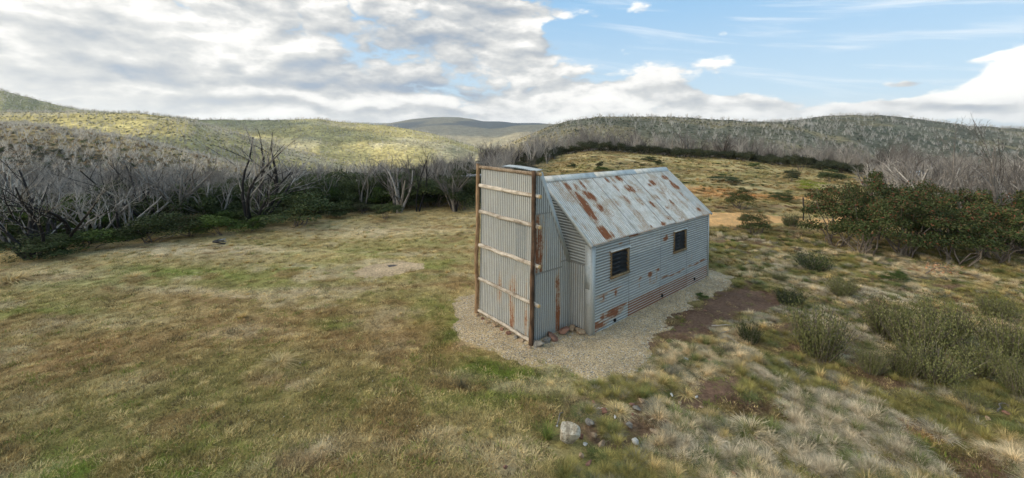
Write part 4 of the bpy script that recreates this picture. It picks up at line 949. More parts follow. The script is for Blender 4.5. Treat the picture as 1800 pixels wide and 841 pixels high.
def tussocks():
    g = np.random.default_rng(4)
    kinds = [blades(11, 240, .20, .09, 1.6, .0085, seg=3, lo=.7), blades(12, 280, .17, .13, 1.8, .0085, seg=3, lo=.7), blades(13, 170, .26, .06, 1.0, .0080, seg=3), blades(14, 320, .15, .17, 1.9, .009, seg=3, lo=.7), blades(15, 150, .30, .05, .7, .007, seg=3)]
    def put(name, x, y, s, tint, hs=1.0, kinds_=kinds, pick=None):
        n = len(x); pick = g.integers(0, len(kinds_), n) if pick is None else pick
        scatter(name, np.stack([x, y, height(x, y)-.01], 1), kinds_, pick, g.uniform(0, 6.28, n), np.stack([s, s, s*hs*g.uniform(.75, 1.2, n)], 1), tint)
    # right hand rough grass
    x, y = fan(21000, 1000, 2300, 5.2, 24, 1, 7)
    right = (x-1.6-.42*(y-8))+(fbm(x, y, 2.2, 3, 83)-.5)*2.0
    k = (right > 0) & ~in_patch(x, y, -.1) & ~in_gravel(x, y, -.1) & clear_hut(x, y, .5) & (fbm(x, y, .55, 3, 84) > .42)
    x, y = x[k], y[k]; n = len(x); a = fbm(x, y, 1.4, 3, 85); b = g.random(n)
    col = np.where((a > .55)[:, None], PALE*.98, np.where((a > .44)[:, None], STRAW*.95, OLIVE*1.0)); col = np.where((b < .22)[:, None], np.array((.17, .19, .065)), col); col = np.where((b > .86)[:, None], np.array((.33, .29, .20)), col)
    pal = blobs(x, y, [(1450, 570, 1.9, 1.0, 1), (1480, 740, 1.2, .8, 1), (1340, 660, .6, .4, .5), (1420, 800, .9, .5, .8), (1500, 520, 1.2, .8, .8), (1300, 420, 2.5, 2, .5), (1560, 520, 1.2, .8, .6), (1230, 790, .6, .4, .7), (1620, 790, .8, .5, .7), (1380, 470, 1.6, 1, .5)]) > .36
    col = np.where((pal & (b > .25))[:, None], PALE*np.array((.82, .86, .98)), col)
    col = col*g.uniform(.6, 1.25, n)[:, None]
    put('tussock_grass', x, y, g.uniform(.35, .95, n)*np.where(pal, 1.05, 1)*(1+.3*sstep(12, 22, y)), col)
    # middle and left: scattered clumps, thicker before the tree line
    x, y = fan(5200, -260, 1500, 6, 30, 1, 8)
    w = .24+.65*sstep(15, 20, y)*(x < 2)+.10*sstep(9.5, 6.5, y)+.9*(x > 3)*(y > 17)
    k = (g.random(len(x)) < w) & ~in_patch(x, y, -.2) & ~in_gravel(x, y, -.2) & clear_hut(x, y, .6) & (fbm(x, y, 1.1, 3, 86) > .40)
    x, y = x[k], y[k]; n = len(x); b = g.random(n)
    col = near_colour(x, y)*g.uniform(.9, 1.35, n)[:, None]; col = np.where((b > .5)[:, None], STRAW*g.uniform(.85, 1.3, n)[:, None], col)
    s = g.uniform(.35, .8, n)*np.where(y > 15, 1.3, .8); put('grass_clump', x, y, s, col, .75)
    # distant paddock
    x, y = fan(15000, 860, 1640, 21, 76, 1, 9); k = (x/y > .02+.08*sstep(30, 70, y)) & ~in_patch(x, y, -.3) & (fbm(x, y*1.6, 2.5, 3, 87) > .40)
    x, y = x[k], y[k]; n = len(x); b = g.random(n); col = near_colour(x, y)*g.uniform(.75, 1.25, n)[:, None]; col = np.where((b > .88)[:, None], np.array((.11, .13, .045)), col)
    put('paddock_grass', x, y, g.uniform(.7, 1.6, n), col, .7)
    # larger distinct tufts named one by one
    for px, py, s, c, lab in [(490, 640, 1.5, STRAW*.9, 'large straw-coloured tussock alone in the brown turf left of the chimney'), (812, 680, 1.0, np.array((.12, .10, .05)), 'small dark spiky tussock in the green turf below the gravel edge'),
                              (428, 558, 1.0, STRAW*1.2, 'small pale tussock left in the upper turf above the large straw tussock'), (963, 775, 1.2, GREEN, 'bright green grass tuft left of the pale boulder'),
                              (1320, 755, 1.5, PALE, 'pale mop-like tussock on dark ground right of the white block'), (235, 488, 1.4, STRAW*1.15, 'tall straw tussock in the upper left meadow'), (20, 495, 2.6, STRAW, 'wide straw tussock at the left edge of the meadow')]:
        x, y = gp(px, py); me = kinds[4 if s < 1.3 else 0].copy(); mm = M_tuft(c); me.materials[0] = mm
        o = obj('grass_tussock', me); o.location = (x, y, hgt(x, y)-.01); o.scale = (s, s, s*.9); tag(o, lab, 'tussock')
def M_tuft(c):
    def fn(t, b):
        lv = attr(t, 'lv').outputs['Fac']; t.l.new(mul(t, t.node('ShaderNodeRGB').outputs[0], t.ramp(lv, 0, 1, .65, 1.4, False)), b.inputs['Base Color'])
        [n for n in t.n if n.type == 'RGB'][0].outputs[0].default_value = (*[float(q) for q in c], 1); b.inputs['Roughness'].default_value = .85
    return mat('tussock_blades', fn)
tussocks()

# ------------------------------------------------------------------ burnt snow gums, left belt
def at(px, py):                                        # point of the real terrain under a photo pixel (near field)
    x, y = gp(px, py)
    for _ in range(6):
        z = hgt(x, y); x, y = gp(px, py, z) if CH-z > .5 else (x, y)
    return x, y
hero = [  # base px, py, top py, kind, label
 (60, 455, 262, 0, 'broad burnt gum at the far left edge with thick black low stems'),
 (100, 446, 250, 1, 'charred gum with a curving black V of stems near the left edge'),
 (225, 424, 290, 2, 'pale many-stemmed dead gum leaning right beside the black V-shaped gum'),
 (255, 412, 245, 1, 'dark multi-stemmed burnt gum left of the white leaning trunk'),
 (322, 402, 262, 3, 'bleached white dead gum with a leaning forked trunk'),
 (445, 400, 203, 0, 'tallest burnt gum of the left belt, black stems fanning above the skyline'),
 (462, 396, 300, 4, 'short grey twiggy dead gum at the foot of the tallest burnt gum'),
 (20, 430, 275, 5, 'grey dead gum cut by the left edge of the photo'),
 (165, 428, 285, 2, 'slender grey dead gum between the two leftmost charred gums'),
 (380, 395, 300, 6, 'low tangled grey gum left of the tallest burnt gum'),
 (735, 372, 245, 9, 'lone thin black-stemmed snag rising above the grey thicket in the centre'),
 (800, 372, 285, 3, 'brownish grey bare tree close left of the chimney'),
 (640, 372, 275, 4, 'round grey bare tree standing over dark scrub left of centre'),
 (700, 374, 270, 6, 'grey bare tree just left of the brownish one near the chimney'),
 (560, 376, 282, 5, 'grey bare tree right of the tallest burnt gum')]
for i, (px, py, ty, k, lab) in enumerate(hero):
    x, y = at(px, py); Hh = (py-ty)/F*y*1.0
    pr = BLACK[(i) % 3] if k in (0, 1) else SNAG if k == 9 else TREES[k]
    plant('dead_gum_tree', pr, x, y, Hh*(1.45 if k in (0, 1) else 1.1), Hh, lab, 'dead tree', parts=True, base=5, rz=i*1.7)
# further individuals of the belt, thinning behind
def zone(px):
    for lim_, t_ in ((150, 'at the far left edge'), (290, 'beside the charred V-shaped gum'), (400, 'round the bleached white gum'), (520, 'round the tallest burnt gum'), (630, 'right of the tallest burnt gum'), (740, 'under the round tree'), (3000, 'just left of the chimney')):
        if px < lim_: return t_
def belt():
    g = np.random.default_rng(11); n = 0
    for tries in range(4000):
        if n >= 115: break
        px = g.uniform(-40, 860); y = g.uniform(19.5, 42)
        edge = np.interp(px, [-40, 0, 200, 350, 450, 600, 700, 860], [17.5, 18, 20.5, 23.5, 25, 28, 30, 30]); 
        if y < edge+2.5: continue
        x = (px-900)/F*y
        h = g.uniform(2.0, 4.3)*np.interp(px, [0, 400, 860], [1.0, .95, .85]); k = g.random()
        pr = TREES[g.integers(0, 7)] if k < .86 else BLACK[g.integers(0, 3)]
        plant('dead_gum_tree', pr, x, y, h*g.uniform(.85, 1.2), h, ('tall' if h > 3.3 else 'short')+(' charred' if k >= .86 else ' grey')+' dead gum in the '+('front' if y < edge+6 else 'back')+' rows '+zone(px), 'dead tree', 'dead gums of the left thicket', parts=False, base=5); n += 1
belt()
def right_trees():
    spec = [(1660, 395, 205, 'tall bare upright tree standing above the right-hand skyline', 1), (1620, 385, 262, 'grey bare tree leaning left behind the right-hand bushes', 0), (1590, 372, 275, 'grey bare tree beside the pale shed roof', 0),
            (1740, 430, 250, 'bare tree with pale trunks leaning left over the right-hand bushes', 0), (1805, 420, 185, 'bare tree at the right edge with fine twigs fanning against the sky', 1), (1700, 392, 258, 'grey twiggy tree between the tall one and the leaning pale one', 0),
            (1560, 360, 282, 'low grey spreading tree left of the pale shed roof', 0), (1780, 400, 255, 'bare grey tree second from the right edge', 0), (1530, 345, 285, 'pale bare tree at the end of the hedge row', 0), (1860, 440, 235, 'dead tree just past the right edge', 0)]
    for i, (px, py, ty, lab, s) in enumerate(spec):
        x, y = at(px, py); Hh = (py-ty)/F*y; pr = SLIM[i % 3] if s else TREES[(i+2) % 7]
        plant('bare_tree', pr, x, y, Hh*(.8 if s else 1.0), Hh, lab, 'bare tree', parts=True, base=5, rz=i*2.3)
    for i, (px, py, h, lab) in enumerate([(1548, 412, 3.0, 'bare grey sapling rising through the bush with reddish tips'), (1628, 414, 3.4, 'bare branches rising through the middle of the big bush clump'), (1702, 424, 3.6, 'pale bare tree growing between the dark bushes below the leaning trunks'), (1768, 430, 3.9, 'bare twiggy tree rising from the bushes near the right edge')]):
        x, y = at(px, py); plant('bare_tree', TREES[(i*3+1) % 7], x, y, h*.8, h, lab, 'bare tree', parts=True, base=5, rz=i*1.3)
    g = np.random.default_rng(12); n = 0
    while n < 60:
        px = g.uniform(1500, 1900); y = g.uniform(24, 60)
        if y < np.interp(px, [1500, 1560, 1620, 1900], [58, 45, 27, 23]): continue
        x = (px-900)/F*y; h = g.uniform(3.2, 5.2)
        plant('bare_tree', TREES[g.integers(0, 7)], x, y, h*1.15, h, ('tall' if h > 4.2 else 'short')+' grey bare tree in the '+('near' if y < 38 else 'far')+' thicket '+('left of the pale shed' if px < 1590 else 'behind the middle of the big bushes' if px < 1700 else 'towards the right edge'), 'bare tree', 'bare trees of the right thicket', parts=False, base=5); n += 1
right_trees()
# trees round and behind the paddock: the nearest as things, the far mass as one
def behind():
    g = np.random.default_rng(13); n = 0
    while n < 70:
        px = g.uniform(850, 1560); y = g.uniform(30, 98)
        if px < 1000:
            if y < np.interp(px, [850, 930, 1000], [30, 44, 66]): continue
        elif y < np.interp(px, [1000, 1560], [74, 66]): continue
        x = (px-900)/F*y; h = g.uniform(3.4, 5.2)*(1.2 if y > 60 else .8)
        plant('dead_gum_tree', TREES[g.integers(0, 7)] if g.random() < .6 else SLIM[g.integers(0, 3)], x, y, h*.95, h, ('tall' if h > 3.9 else 'short')+' pale dead tree '+('left of the paddock above the chimney' if px < 1000 else 'behind the hedge row above the hut roof' if px < 1200 else 'behind the middle of the hedge row' if px < 1400 else 'behind the right end of the hedge row'), 'dead tree', 'dead trees beyond the paddock', parts=False, base=5); n += 1
behind()
FARK = None
def far_wood():
    g = np.random.default_rng(14)
    kinds = [merged(t) for t in TREES]+[merged(t) for t in SLIM]+[merged(BLACK[0])]
    x, y = fan(5200, -420, 2200, 34, 135, 1, 21); px = 900+F*x/y
    lim = np.interp(px, [-400, 860, 900, 960, 1010, 1560, 1600, 2200], [40, 42, 50, 64, 84, 74, 50, 45])
    k = (y > lim) & (g.random(len(x)) < np.where((px < 600) & (y > 75), .3, np.where(px < 860, .48, .9))) & (fbm(x, y, 9, 3, 89) > .38); x, y, px = x[k], y[k], px[k]; n = len(x); h = g.uniform(2.4, 4.8, n)*np.where(px < 860, np.interp(y, [40, 90], [.85, .55]), np.where((px > 980) & (px < 1600), 1.45, 1.1)); w = h*g.uniform(.7, 1.15, n)
    pid = g.integers(0, 10, n); pid = np.where(g.random(n) < .06, 10, pid)
    scatter('dead_wood', np.stack([x, y, height(x, y)-.1], 1), kinds, pid, g.uniform(0, 6.28, n), np.stack([w, w, h], 1)/5)
far_wood()
def lowpoly_dead(seed):
    g = np.random.default_rng(seed); l = []
    for s_ in range(3):
        a = g.uniform(0, 6.28); d = np.array([math.cos(a)*.28, math.sin(a)*.28, 1]); p = np.array([0, 0, -.1]); q = p+d*g.uniform(.6, 1.0)
        l.append(tube([p, (p+q)/2+g.normal(0, .04, 3), q], [.022, .015, .006], 3, caps=False))
        for b in range(5):
            m_ = p+(q-p)*g.uniform(.35, .9); l.append(tube([m_, m_+g.normal(0, .16, 3)+np.array([0, 0, .2])], [.010, .004], 3, caps=False))
    V_, F_, _ = join(l); return mesh('far_dead_tree', V_, F_, M_fardead)
def lowpoly_bush(seed, m):
    g = np.random.default_rng(seed); n = 60; d = g.normal(0, 1, (n, 3)); d[:, 2] = np.abs(d[:, 2]); d /= np.linalg.norm(d, axis=1)[:, None]; P = d*np.array([.5, .5, .75])*g.uniform(.6, 1.1, n)[:, None]
    V_, F_ = leaf_quads(P, d, .17, g, .7); return mesh('far_bush', V_, F_, m, {'lv': np.repeat(g.random(n), 4)})
M_fardead = mat('bleached_far_wood', m_flat((.34, .31, .265), (.60, .56, .49), 3, .9, .1, obj_rand=.2))
M_farbush = mat('far_scrub', m_grass)
def hill_cover():
    g = np.random.default_rng(15); kd = [lowpoly_dead(i) for i in range(4)]; kb = [lowpoly_bush(20+i, M_farbush) for i in range(3)]
    # bleached trees
    x, y = fan(44000, -160, 1960, 105, 1000, 1, 31); px = 900+F*x/y; nn = fbm(x, y, 45, 3, 91); left = px < 860
    ridge = height(x, y)-height(x, y*1.06)
    pr = np.where(left, np.where(y < 230, .8, .50+.5*(ridge > .5)), .36)*np.where(nn > .46, 1.0, .45)
    k = g.random(len(x)) < pr; x, y = x[k], y[k]; n = len(x); h = g.uniform(2.0, 3.8, n)*np.where(px[k] < 860, .85, 1.15)*np.interp(y, [100, 300, 800], [.85, 1.1, 1.9]); w = h*g.uniform(.9, 1.5, n)
    scatter('hillside_dead_trees', np.stack([x, y, height(x, y, False)-.2], 1), kd, g.integers(0, 4, n), g.uniform(0, 6.28, n), np.stack([w, w, h], 1))
    # scrub between them
    x, y = fan(52000, -160, 1960, 88, 1500, 1, 32); px = 900+F*x/y; nn = fbm(x, y, 45, 3, 92); left = (px < 860)
    k = (g.random(len(x)) < np.where(left, .75, .9)); x, y, left, nn = x[k], y[k], left[k], nn[k]; n = len(x); b = g.random(n)[:, None]
    c = np.where(left[:, None], np.array((.15, .155, .07)), np.array((.075, .086, .052))); c = np.where(b < .25, c*.65, c); c = np.where((b > .72) & left[:, None], np.array((.26, .23, .11)), c); c = np.where((b > .66) & ~left[:, None], np.array((.17, .155, .10)), c)
    sp = ((y < 230) & left)[:, None]; c = np.where(sp & (b > .3), np.array((.24, .165, .085)), c)
    s = g.uniform(.7, 1.9, n)*np.where(left, .8, .95)*(1+1.4*sstep(300, 1400, y)); c = c*g.uniform(.7, 1.25, n)[:, None]
    scatter('hillside_scrub', np.stack([x, y, height(x, y, False)-.2], 1), kb, g.integers(0, 3, n), g.uniform(0, 6.28, n), np.stack([s, s, s*.8], 1), c)
    # scrub under the belt trees
    x, y = fan(5200, -420, 2200, 24, 120, 1, 33); px = 900+F*x/y
    lim = np.interp(px, [-400, 0, 400, 860, 930, 1000, 1560, 1600, 2200], [23, 23, 28, 34, 46, 84, 74, 34, 30]); k = y > lim; x, y = x[k], y[k]; n = len(x)
    c = np.array((.075, .082, .04))*g.uniform(.6, 1.5, n)[:, None]; c = np.where(g.random(n)[:, None] > .72, np.array((.19, .15, .085)), c); s = g.uniform(.9, 2.1, n)
    scatter('wood_undergrowth', np.stack([x, y, height(x, y)-.1], 1), [merged(HEDGE[i]) for i in range(3)]+[merged(SCRUB[i]) for i in range(2)], g.integers(0, 5, n), g.uniform(0, 6.28, n), np.stack([s, s, s*.8], 1))
hill_cover()

# ------------------------------------------------------------------ shrubs
named = [ # px, py of the base, width, height in photo px, kind, label
 (250, 432, 95, 46, 'S', 'dark green shrub in front of the pale leaning dead gum, left belt'), (110, 446, 110, 30, 'L', 'low bright green scrub along the meadow edge at far left'), (30, 462, 100, 38, 'S', 'dark low shrub at the left edge of the meadow'),
 (322, 420, 56, 36, 'G', 'blue-green round shrub at the foot of the bleached white gum'), (372, 418, 76, 34, 'L', 'bright green shrub directly left of the timber pile'), (398, 402, 50, 26, 'L', 'bright green shrub just behind the timber pile'),
 (432, 410, 46, 24, 'L', 'small bright green shrub right of the timber pile'), (500, 406, 110, 52, 'S', 'large dark shrub below the tallest burnt gum, right side'), (440, 396, 60, 34, 'S', 'dark shrub hiding the foot of the tallest burnt gum'),
 (588, 384, 46, 24, 'S', 'small rounded dark shrub alone on the straw slope, left one'), (674, 388, 44, 26, 'S', 'small grey-green shrub alone on the straw slope, right one'), (632, 378, 50, 18, 'H', 'low brownish shrub between the two lone dark shrubs'), (560, 372, 80, 30, 'L', 'green shrub at the edge of the scrub belt right of the tallest gum'),
 (700, 362, 80, 50, 'S', 'dense dark shrub in the scrub wall left of the chimney'), (760, 368, 76, 46, 'S', 'dark shrub second from the chimney in the scrub wall'), (815, 372, 60, 44, 'S', 'dark shrub nearest the left chimney post'), (645, 360, 76, 42, 'S', 'tall dark shrub at the left end of the scrub wall by the chimney'),
 (600, 356, 80, 46, 'S', 'dark shrub right of the green one in the scrub belt'), (535, 358, 80, 46, 'S', 'dark shrub behind the green shrub in the scrub belt'), (200, 410, 90, 40, 'S', 'dark brownish shrub under the slender grey gum'), (340, 398, 70, 34, 'S', 'dark shrub behind the blue-green round shrub'),
 (1308, 371, 44, 34, 'G', 'round dark green bush on the bank of the dirt track'), (1332, 416, 52, 32, 'G', 'sprawling reddish green bush on the near side of the dirt track'), (1396, 540, 40, 22, 'D', 'compact dark green cushion shrub on bare soil right of the hut'), (1323, 608, 32, 26, 'D', 'small dark green shrub beside bleached sticks'),
 (1452, 640, 60, 44, 'E', 'upright wispy olive shrub alone among pale tussocks'), (1434, 336, 44, 14, 'Y', 'flat vivid yellow-green bush in the paddock'), (1468, 322, 36, 18, 'S', 'dark green rounded bush right of the yellow-green bush'), (1396, 321, 26, 18, 'H', 'brown-red heathy bush upslope left of the yellow-green bush'),
 (1410, 303, 26, 26, 'H', 'brown shrub with a pale snag by the paddock rim'), (1280, 322, 40, 8, 'S', 'low dark green mat shrub in the mid paddock'), (1160, 298, 14, 8, 'S', 'tiny dark shrub in the upper left paddock'), (1063, 285, 28, 8, 'L', 'low green shrub left in the upper paddock'), (1142, 292, 22, 7, 'S', 'low green shrub in the centre of the upper paddock'),
 (1124, 282, 18, 8, 'L', 'small green shrub just above the centre one in the upper paddock'), (1005, 285, 14, 8, 'S', 'small green shrub at the left rim of the paddock'), (1054, 304, 14, 12, 'H', 'small grey round bush just above the hut ridge'), (1380, 356, 30, 14, 'S', 'low green bush behind the black fence post, left'), (1330, 296, 20, 7, 'L', 'thin green mat near the upper right paddock'),
 (1395, 402, 24, 18, 'D', 'dark spiky shrub left of the big right-hand bushes'), (1440, 478, 50, 20, 'D', 'low olive shrub below the big right-hand bushes'), (1582, 500, 30, 16, 'L', 'small yellow-green shrub below the big bushes'), (1236, 528, 18, 8, 'L', 'little green shrub on the gravel edge beside the long wall')]
KD = {'S': SCRUB, 'L': LIME, 'G': GUM, 'H': HEDGE, 'D': HEATHD, 'E': HEATH, 'Y': [YEL]}
NM = {'S': 'scrub_shrub', 'L': 'green_shrub', 'G': 'gum_shrub', 'H': 'heath_shrub', 'D': 'cushion_shrub', 'E': 'wispy_shrub', 'Y': 'yellow_shrub'}
for i, (px, py, w, h, k, lab) in enumerate(named):
    x, y = at(px, py); W_, H_ = w/F*y*1.18, h/F*y*1.22; b = .55 if k in 'DE' else 1.0
    plant(NM[k], KD[k][i % len(KD[k])], x, y+W_*.25, W_*1.05/b, H_*1.1/(.45 if k in 'DE' else .92), lab, 'shrub', parts=True, rz=i*1.1)
big = [ # the great bush clump on the right
 (1470, 445, 100, 112, 'leftmost dark green bush of the big clump with a pale stem'), (1535, 432, 90, 125, 'bush with reddish tips, second from the left in the big clump'), (1520, 472, 110, 120, 'dense green bush at the front left of the big clump'),
 (1600, 440, 110, 110, 'tall dark bush beneath the pale shed roof'), (1590, 480, 120, 115, 'broad green bush in the front centre of the big clump'), (1660, 455, 110, 115, 'dark bush right of centre in the big clump'), (1675, 500, 120, 105, 'reddish green bush at the front right of the big clump'),
 (1730, 450, 110, 105, 'dark bush behind the leaning pale trunks'), (1750, 490, 110, 110, 'green bush with bare lower stems near the right edge'), (1800, 470, 110, 120, 'bush cut by the right edge of the photo'), (1640, 420, 90, 100, 'rear bush half hidden in the middle of the big clump'), (1850, 500, 130, 120, 'bush just beyond the right edge')]
for i, (px, py, w, h, lab) in enumerate(big):
    py = 430+(py-430)*.55-6; x, y = at(px, py); W_, H_ = w/F*y*1.08, h/F*y*(1.12+.12*math.sin(i*2.1))
    plant('gum_bush', GUM[i % 4], x, y, W_, H_, lab, 'bush', parts=True, rz=i*1.9)
heaths = [(1560, 590, 90, 80, 'olive wispy heath bush, leftmost of the tall group at right'), (1610, 620, 110, 95, 'tall olive heath bush in the middle of the right-hand group'), (1660, 605, 100, 90, 'dense olive heath bush right of the tallest one'), (1530, 655, 60, 60, 'small pale olive heath bush at the front of the group'),
          (1640, 670, 110, 70, 'wide olive heath bush low in the group'), (1725, 660, 90, 80, 'olive heath bush right of the wide one'), (1770, 640, 100, 90, 'olive heath bush near the right edge'), (1705, 715, 60, 44, 'low heath bush at the bottom of the right-hand group'), (1795, 700, 70, 66, 'pale feathery heath at the right edge'), (1750, 560, 70, 60, 'small heath bush up behind the group at right'), (1590, 665, 70, 60, 'heath bush in the front dip of the group'), (1370, 395+100, 30, 20, 'little wispy heath below the reddish green bush'), (1480, 520, 60, 34, 'low olive heath on the pale tussock slope')]
for i, (px, py, w, h, lab) in enumerate(heaths):
    x, y = at(px, py); W_, H_ = w/F*y*.74, h/F*y*(.80+.14*math.sin(i*3.3))
    plant('heath_bush', HEATH[i % 3], x, y, W_/.62, H_/.68, lab, 'shrub', parts=True, rz=i*.9)
def more_shrubs():
    g = np.random.default_rng(16); n = 0
    while n < 150:                                      # under the left belt
        px = g.uniform(-30, 860); e_ = np.interp(px, [-40, 0, 200, 350, 450, 600, 700, 860], [17.4, 17.6, 20.0, 22.8, 24.5, 27.5, 28.5, 29]); y = e_+abs(g.normal(0, 3.0)); x = (px-900)/F*y
        w = g.uniform(1.5, 3.2); plant('scrub_shrub', SCRUB[g.integers(0, 4)] if g.random() < .88 else LIME[g.integers(0, 2)], x, y, w, w*g.uniform(.65, 1.0), ('low' if w < 2.1 else 'large')+' dark shrub in the '+('front' if y < e_+2.2 else 'rear')+' of the scrub belt '+zone(px), 'shrub', 'shrubs of the left scrub belt', parts=False); n += 1
    n = 0
    for px in np.arange(930, 1580, 7.0):                # the hedge-like row along the paddock rim
        p = px+g.uniform(-3, 3); y = np.interp(p, [930, 1000, 1300, 1580], [62, 71, 70, 62])+g.uniform(-2, 4); x = (p-900)/F*y; h = g.uniform(1.3, 2.3)
        plant('heath_shrub', HEDGE[g.integers(0, 3)], x, y, g.uniform(2.0, 3.4), h, ('tall' if h > 1.8 else 'low')+' dark heathy shrub in the hedge row '+('over the left end of the roof' if 1050 <= p < 1100 else 'over the middle of the roof' if 1100 <= p < 1150 else 'at its left end' if p < 1050 else 'above the hut roof' if p < 1200 else 'right of the hut roof' if p < 1330 else 'towards its right part' if p < 1460 else 'at its right end'), 'shrub', 'shrubs along the paddock rim', parts=False)
    for _ in range(46):                                 # low shrubs dotted about the paddock
        p = g.uniform(960, 1560); y = g.uniform(38, 62) ; x = (p-900)/F*y; w = g.uniform(.4, 1.1)
        if p < 1040 and y < 50: continue
        plant('paddock_shrub', (SCRUB+LIME+HEDGE)[g.integers(0, 9)], x, y, w, w*.28, ('tiny' if w < .9 else 'low')+' dark shrub in the '+('near' if y < 50 else 'upper')+' paddock '+('left of the hut ridge end' if p < 1170 else 'right of the hut' if p < 1330 else 'towards the big bushes'), 'shrub', 'low shrubs dotted over the paddock', parts=False)
more_shrubs()

# ------------------------------------------------------------------ sticks, post, timber pile, shed, car, firepit
def stick(name, pts, r, lab, cat='stick', m=None, group=None):
    pts = np.array(pts, float); k = np.linspace(0, len(pts)-1, 4*len(pts)); P = np.stack([np.interp(k, range(len(pts)), pts[:, i]) for i in range(3)], 1)
    P += np.random.default_rng(int(abs(pts[0][0])*100)).normal(0, r*.5, P.shape); V_, F_ = tube(P, np.linspace(r, r*.4, len(P)), 5)
    V_, F_, A_ = join([(V_, F_, {'char': np.full(len(V_), .05)})]); o = obj(name, mesh(name, V_-pts[0], F_, m or M_dead, A_, True)); o.location = pts[0]; return tag(o, lab, cat, group)
def gstick(pl, r, lab, up=.03):
    P = []
    for i, q in enumerate(pl): x, y = gp(*q); P.append((x, y, hgt(x, y)+up+(.06 if i % 2 else 0)))
    stick('stick', P, r, lab)
gstick([(1250, 574), (1275, 576), (1292, 572)], .018, 'longest bleached stick above the small dark shrub')
gstick([(1262, 600), (1278, 596), (1300, 606)], .016, 'bleached forked stick left of the small dark shrub')
gstick([(1264, 588), (1284, 586)], .014, 'short bleached stick between the two others near the small dark shrub')
gstick([(979, 755), (985, 738), (990, 730)], .012, 'thin grey stick standing in turf above the pale boulder', .04)
gstick([(1754, 728), (1760, 715), (1785, 722)], .016, 'curved bleached twig among the tussocks at far right')
gstick([(1048, 722), (1060, 727), (1072, 724)], .008, 'fine pale twig across the turf by the reddish lump')
def chips():
    g = np.random.default_rng(30); x, y = fan(420, 200, 1700, 6.2, 16, 1, 44); k = ~in_gravel(x, y) & clear_hut(x, y, .3); x, y = x[k], y[k]; n = len(x)
    s = g.uniform(.012, .04, n); kinds = [rock_mesh('chip', 900+i, (M_rock_white, M_rock_tan, M_rock_red)[i % 3], (1, .7, .4), 1) for i in range(3)]
    scatter('stone_chips', np.stack([x, y, height(x, y)+.03], 1), kinds, g.integers(0, 3, n), g.uniform(0, 6.28, n), np.stack([s, s, s], 1))
    n = 5200; a = fan(26000, 760, 1320, 8, 21, 1, 45); k = in_gravel(a[0], a[1], .1) & clear_hut(*a); x, y = a[0][k][:3500], a[1][k][:3500]; n = len(x); s = g.uniform(.018, .042, n)
    ks = [rock_mesh('pebble', 930+i, m_, (1, .8, .6), 1) for i, m_ in enumerate((M_peb1, M_peb2, M_peb3))]
    scatter('loose_pebbles', np.stack([x, y, height(x, y)+.032], 1), ks, g.integers(0, 3, n), g.uniform(0, 6.28, n), np.stack([s, s, s], 1))
M_peb1 = mat('buff_pebble', m_flat((.50, .39, .23), (.62, .50, .32), 9)); M_peb2 = mat('grey_pebble', m_flat((.24, .21, .17), (.34, .30, .24), 9)); M_peb3 = mat('brown_pebble', m_flat((.26, .19, .12), (.36, .28, .19), 9))
chips()
x, y = at(1412, 388); V_, F_ = tube([(0, 0, -.2), (.01, 0, .6), (-.03, 0, 1.3)], [.045, .042, .040], 8)
o = obj('fence_post', mesh('fence_post', V_, F_, mat('blackened_post', m_flat((.02, .018, .016), (.05, .045, .04), 20)))); o.location = (x, y, hgt(x, y)); o.scale = (1, 1, 1.15); tag(o, 'thin black fence post standing beside the dirt track left of the big bushes', 'post')
x, y = at(385, 430); pile = empty('timber_pile', (x, y, hgt(x, y)), .3); pile.scale = (.62, .62, .62); tag(pile, 'low pile of weathered grey planks at the meadow edge by bright green shrubs', 'timber pile')
M_plank = mat('grey_plank', m_flat((.22, .20, .18), (.46, .43, .39), 18)); M_plank2 = mat('charred_plank', m_flat((.03, .028, .026), (.12, .11, .10), 18))
for i, (a, b, c, d_, l_) in enumerate([(0, 0, .12, .05, .8), (.05, .12, .22, -.12, .75), (-.02, -.10, .26, .16, .7), (.12, .05, .34, .05, .55), (-.15, .0, .32, .3, .5)]):
    V_, F_ = box(-l_/2, l_/2, -.07, .07, -.035, .035); cc, ss = math.cos(d_), math.sin(d_)
    V_ = np.stack([V_[:, 0]*cc-V_[:, 1]*ss+a, V_[:, 0]*ss+V_[:, 1]*cc+b, V_[:, 2]+c+V_[:, 0]*.12*(i-2)], 1)
    obj('plank', mesh('plank', V_, F_, M_plank if i % 2 else M_plank2), pile)
# pale roofed shed glimpsed among the bare trees on the right
x, y = 1607-900, 44.0; x = x/F*y; sh = empty('small_shed', (x, y, hgt(x, y)), .35); tag(sh, 'small grey iron shed with a white pole, half hidden behind the right-hand bushes', 'shed')
V_, F_ = box(-1.2, 1.2, -1, 1, -.1, 1.7); obj('wall', mesh('wall', V_, F_, M_plain := mat('painted_grey_iron', m_flat((.20, .24, .26), (.28, .32, .34), 6, .5))), sh)
V_ = np.array([(-1.4, -1.2, 1.66), (1.4, -1.2, 1.66), (1.4, 0, 2.15), (-1.4, 0, 2.15), (-1.4, 1.2, 1.66), (1.4, 1.2, 1.66), (-1.4, -1.2, 1.72), (1.4, -1.2, 1.72), (1.4, 0, 2.22), (-1.4, 0, 2.22), (-1.4, 1.2, 1.72), (1.4, 1.2, 1.72)])
obj('roof', mesh('roof', V_, np.array([[0, 1, 2, 3], [3, 2, 5, 4], [6, 9, 8, 7], [9, 10, 11, 8], [0, 6, 7, 1], [4, 5, 11, 10], [0, 3, 9, 6], [3, 4, 10, 9], [1, 7, 8, 2], [2, 8, 11, 5]]), mat('pale_grey_roofing', m_flat((.40, .44, .47), (.52, .56, .58), 6, .5))), sh)
V_, F_ = box(-.45, .35, -1.03, -1.0, 0, 1.5); obj('door', mesh('door', V_, F_, M_frame), sh)
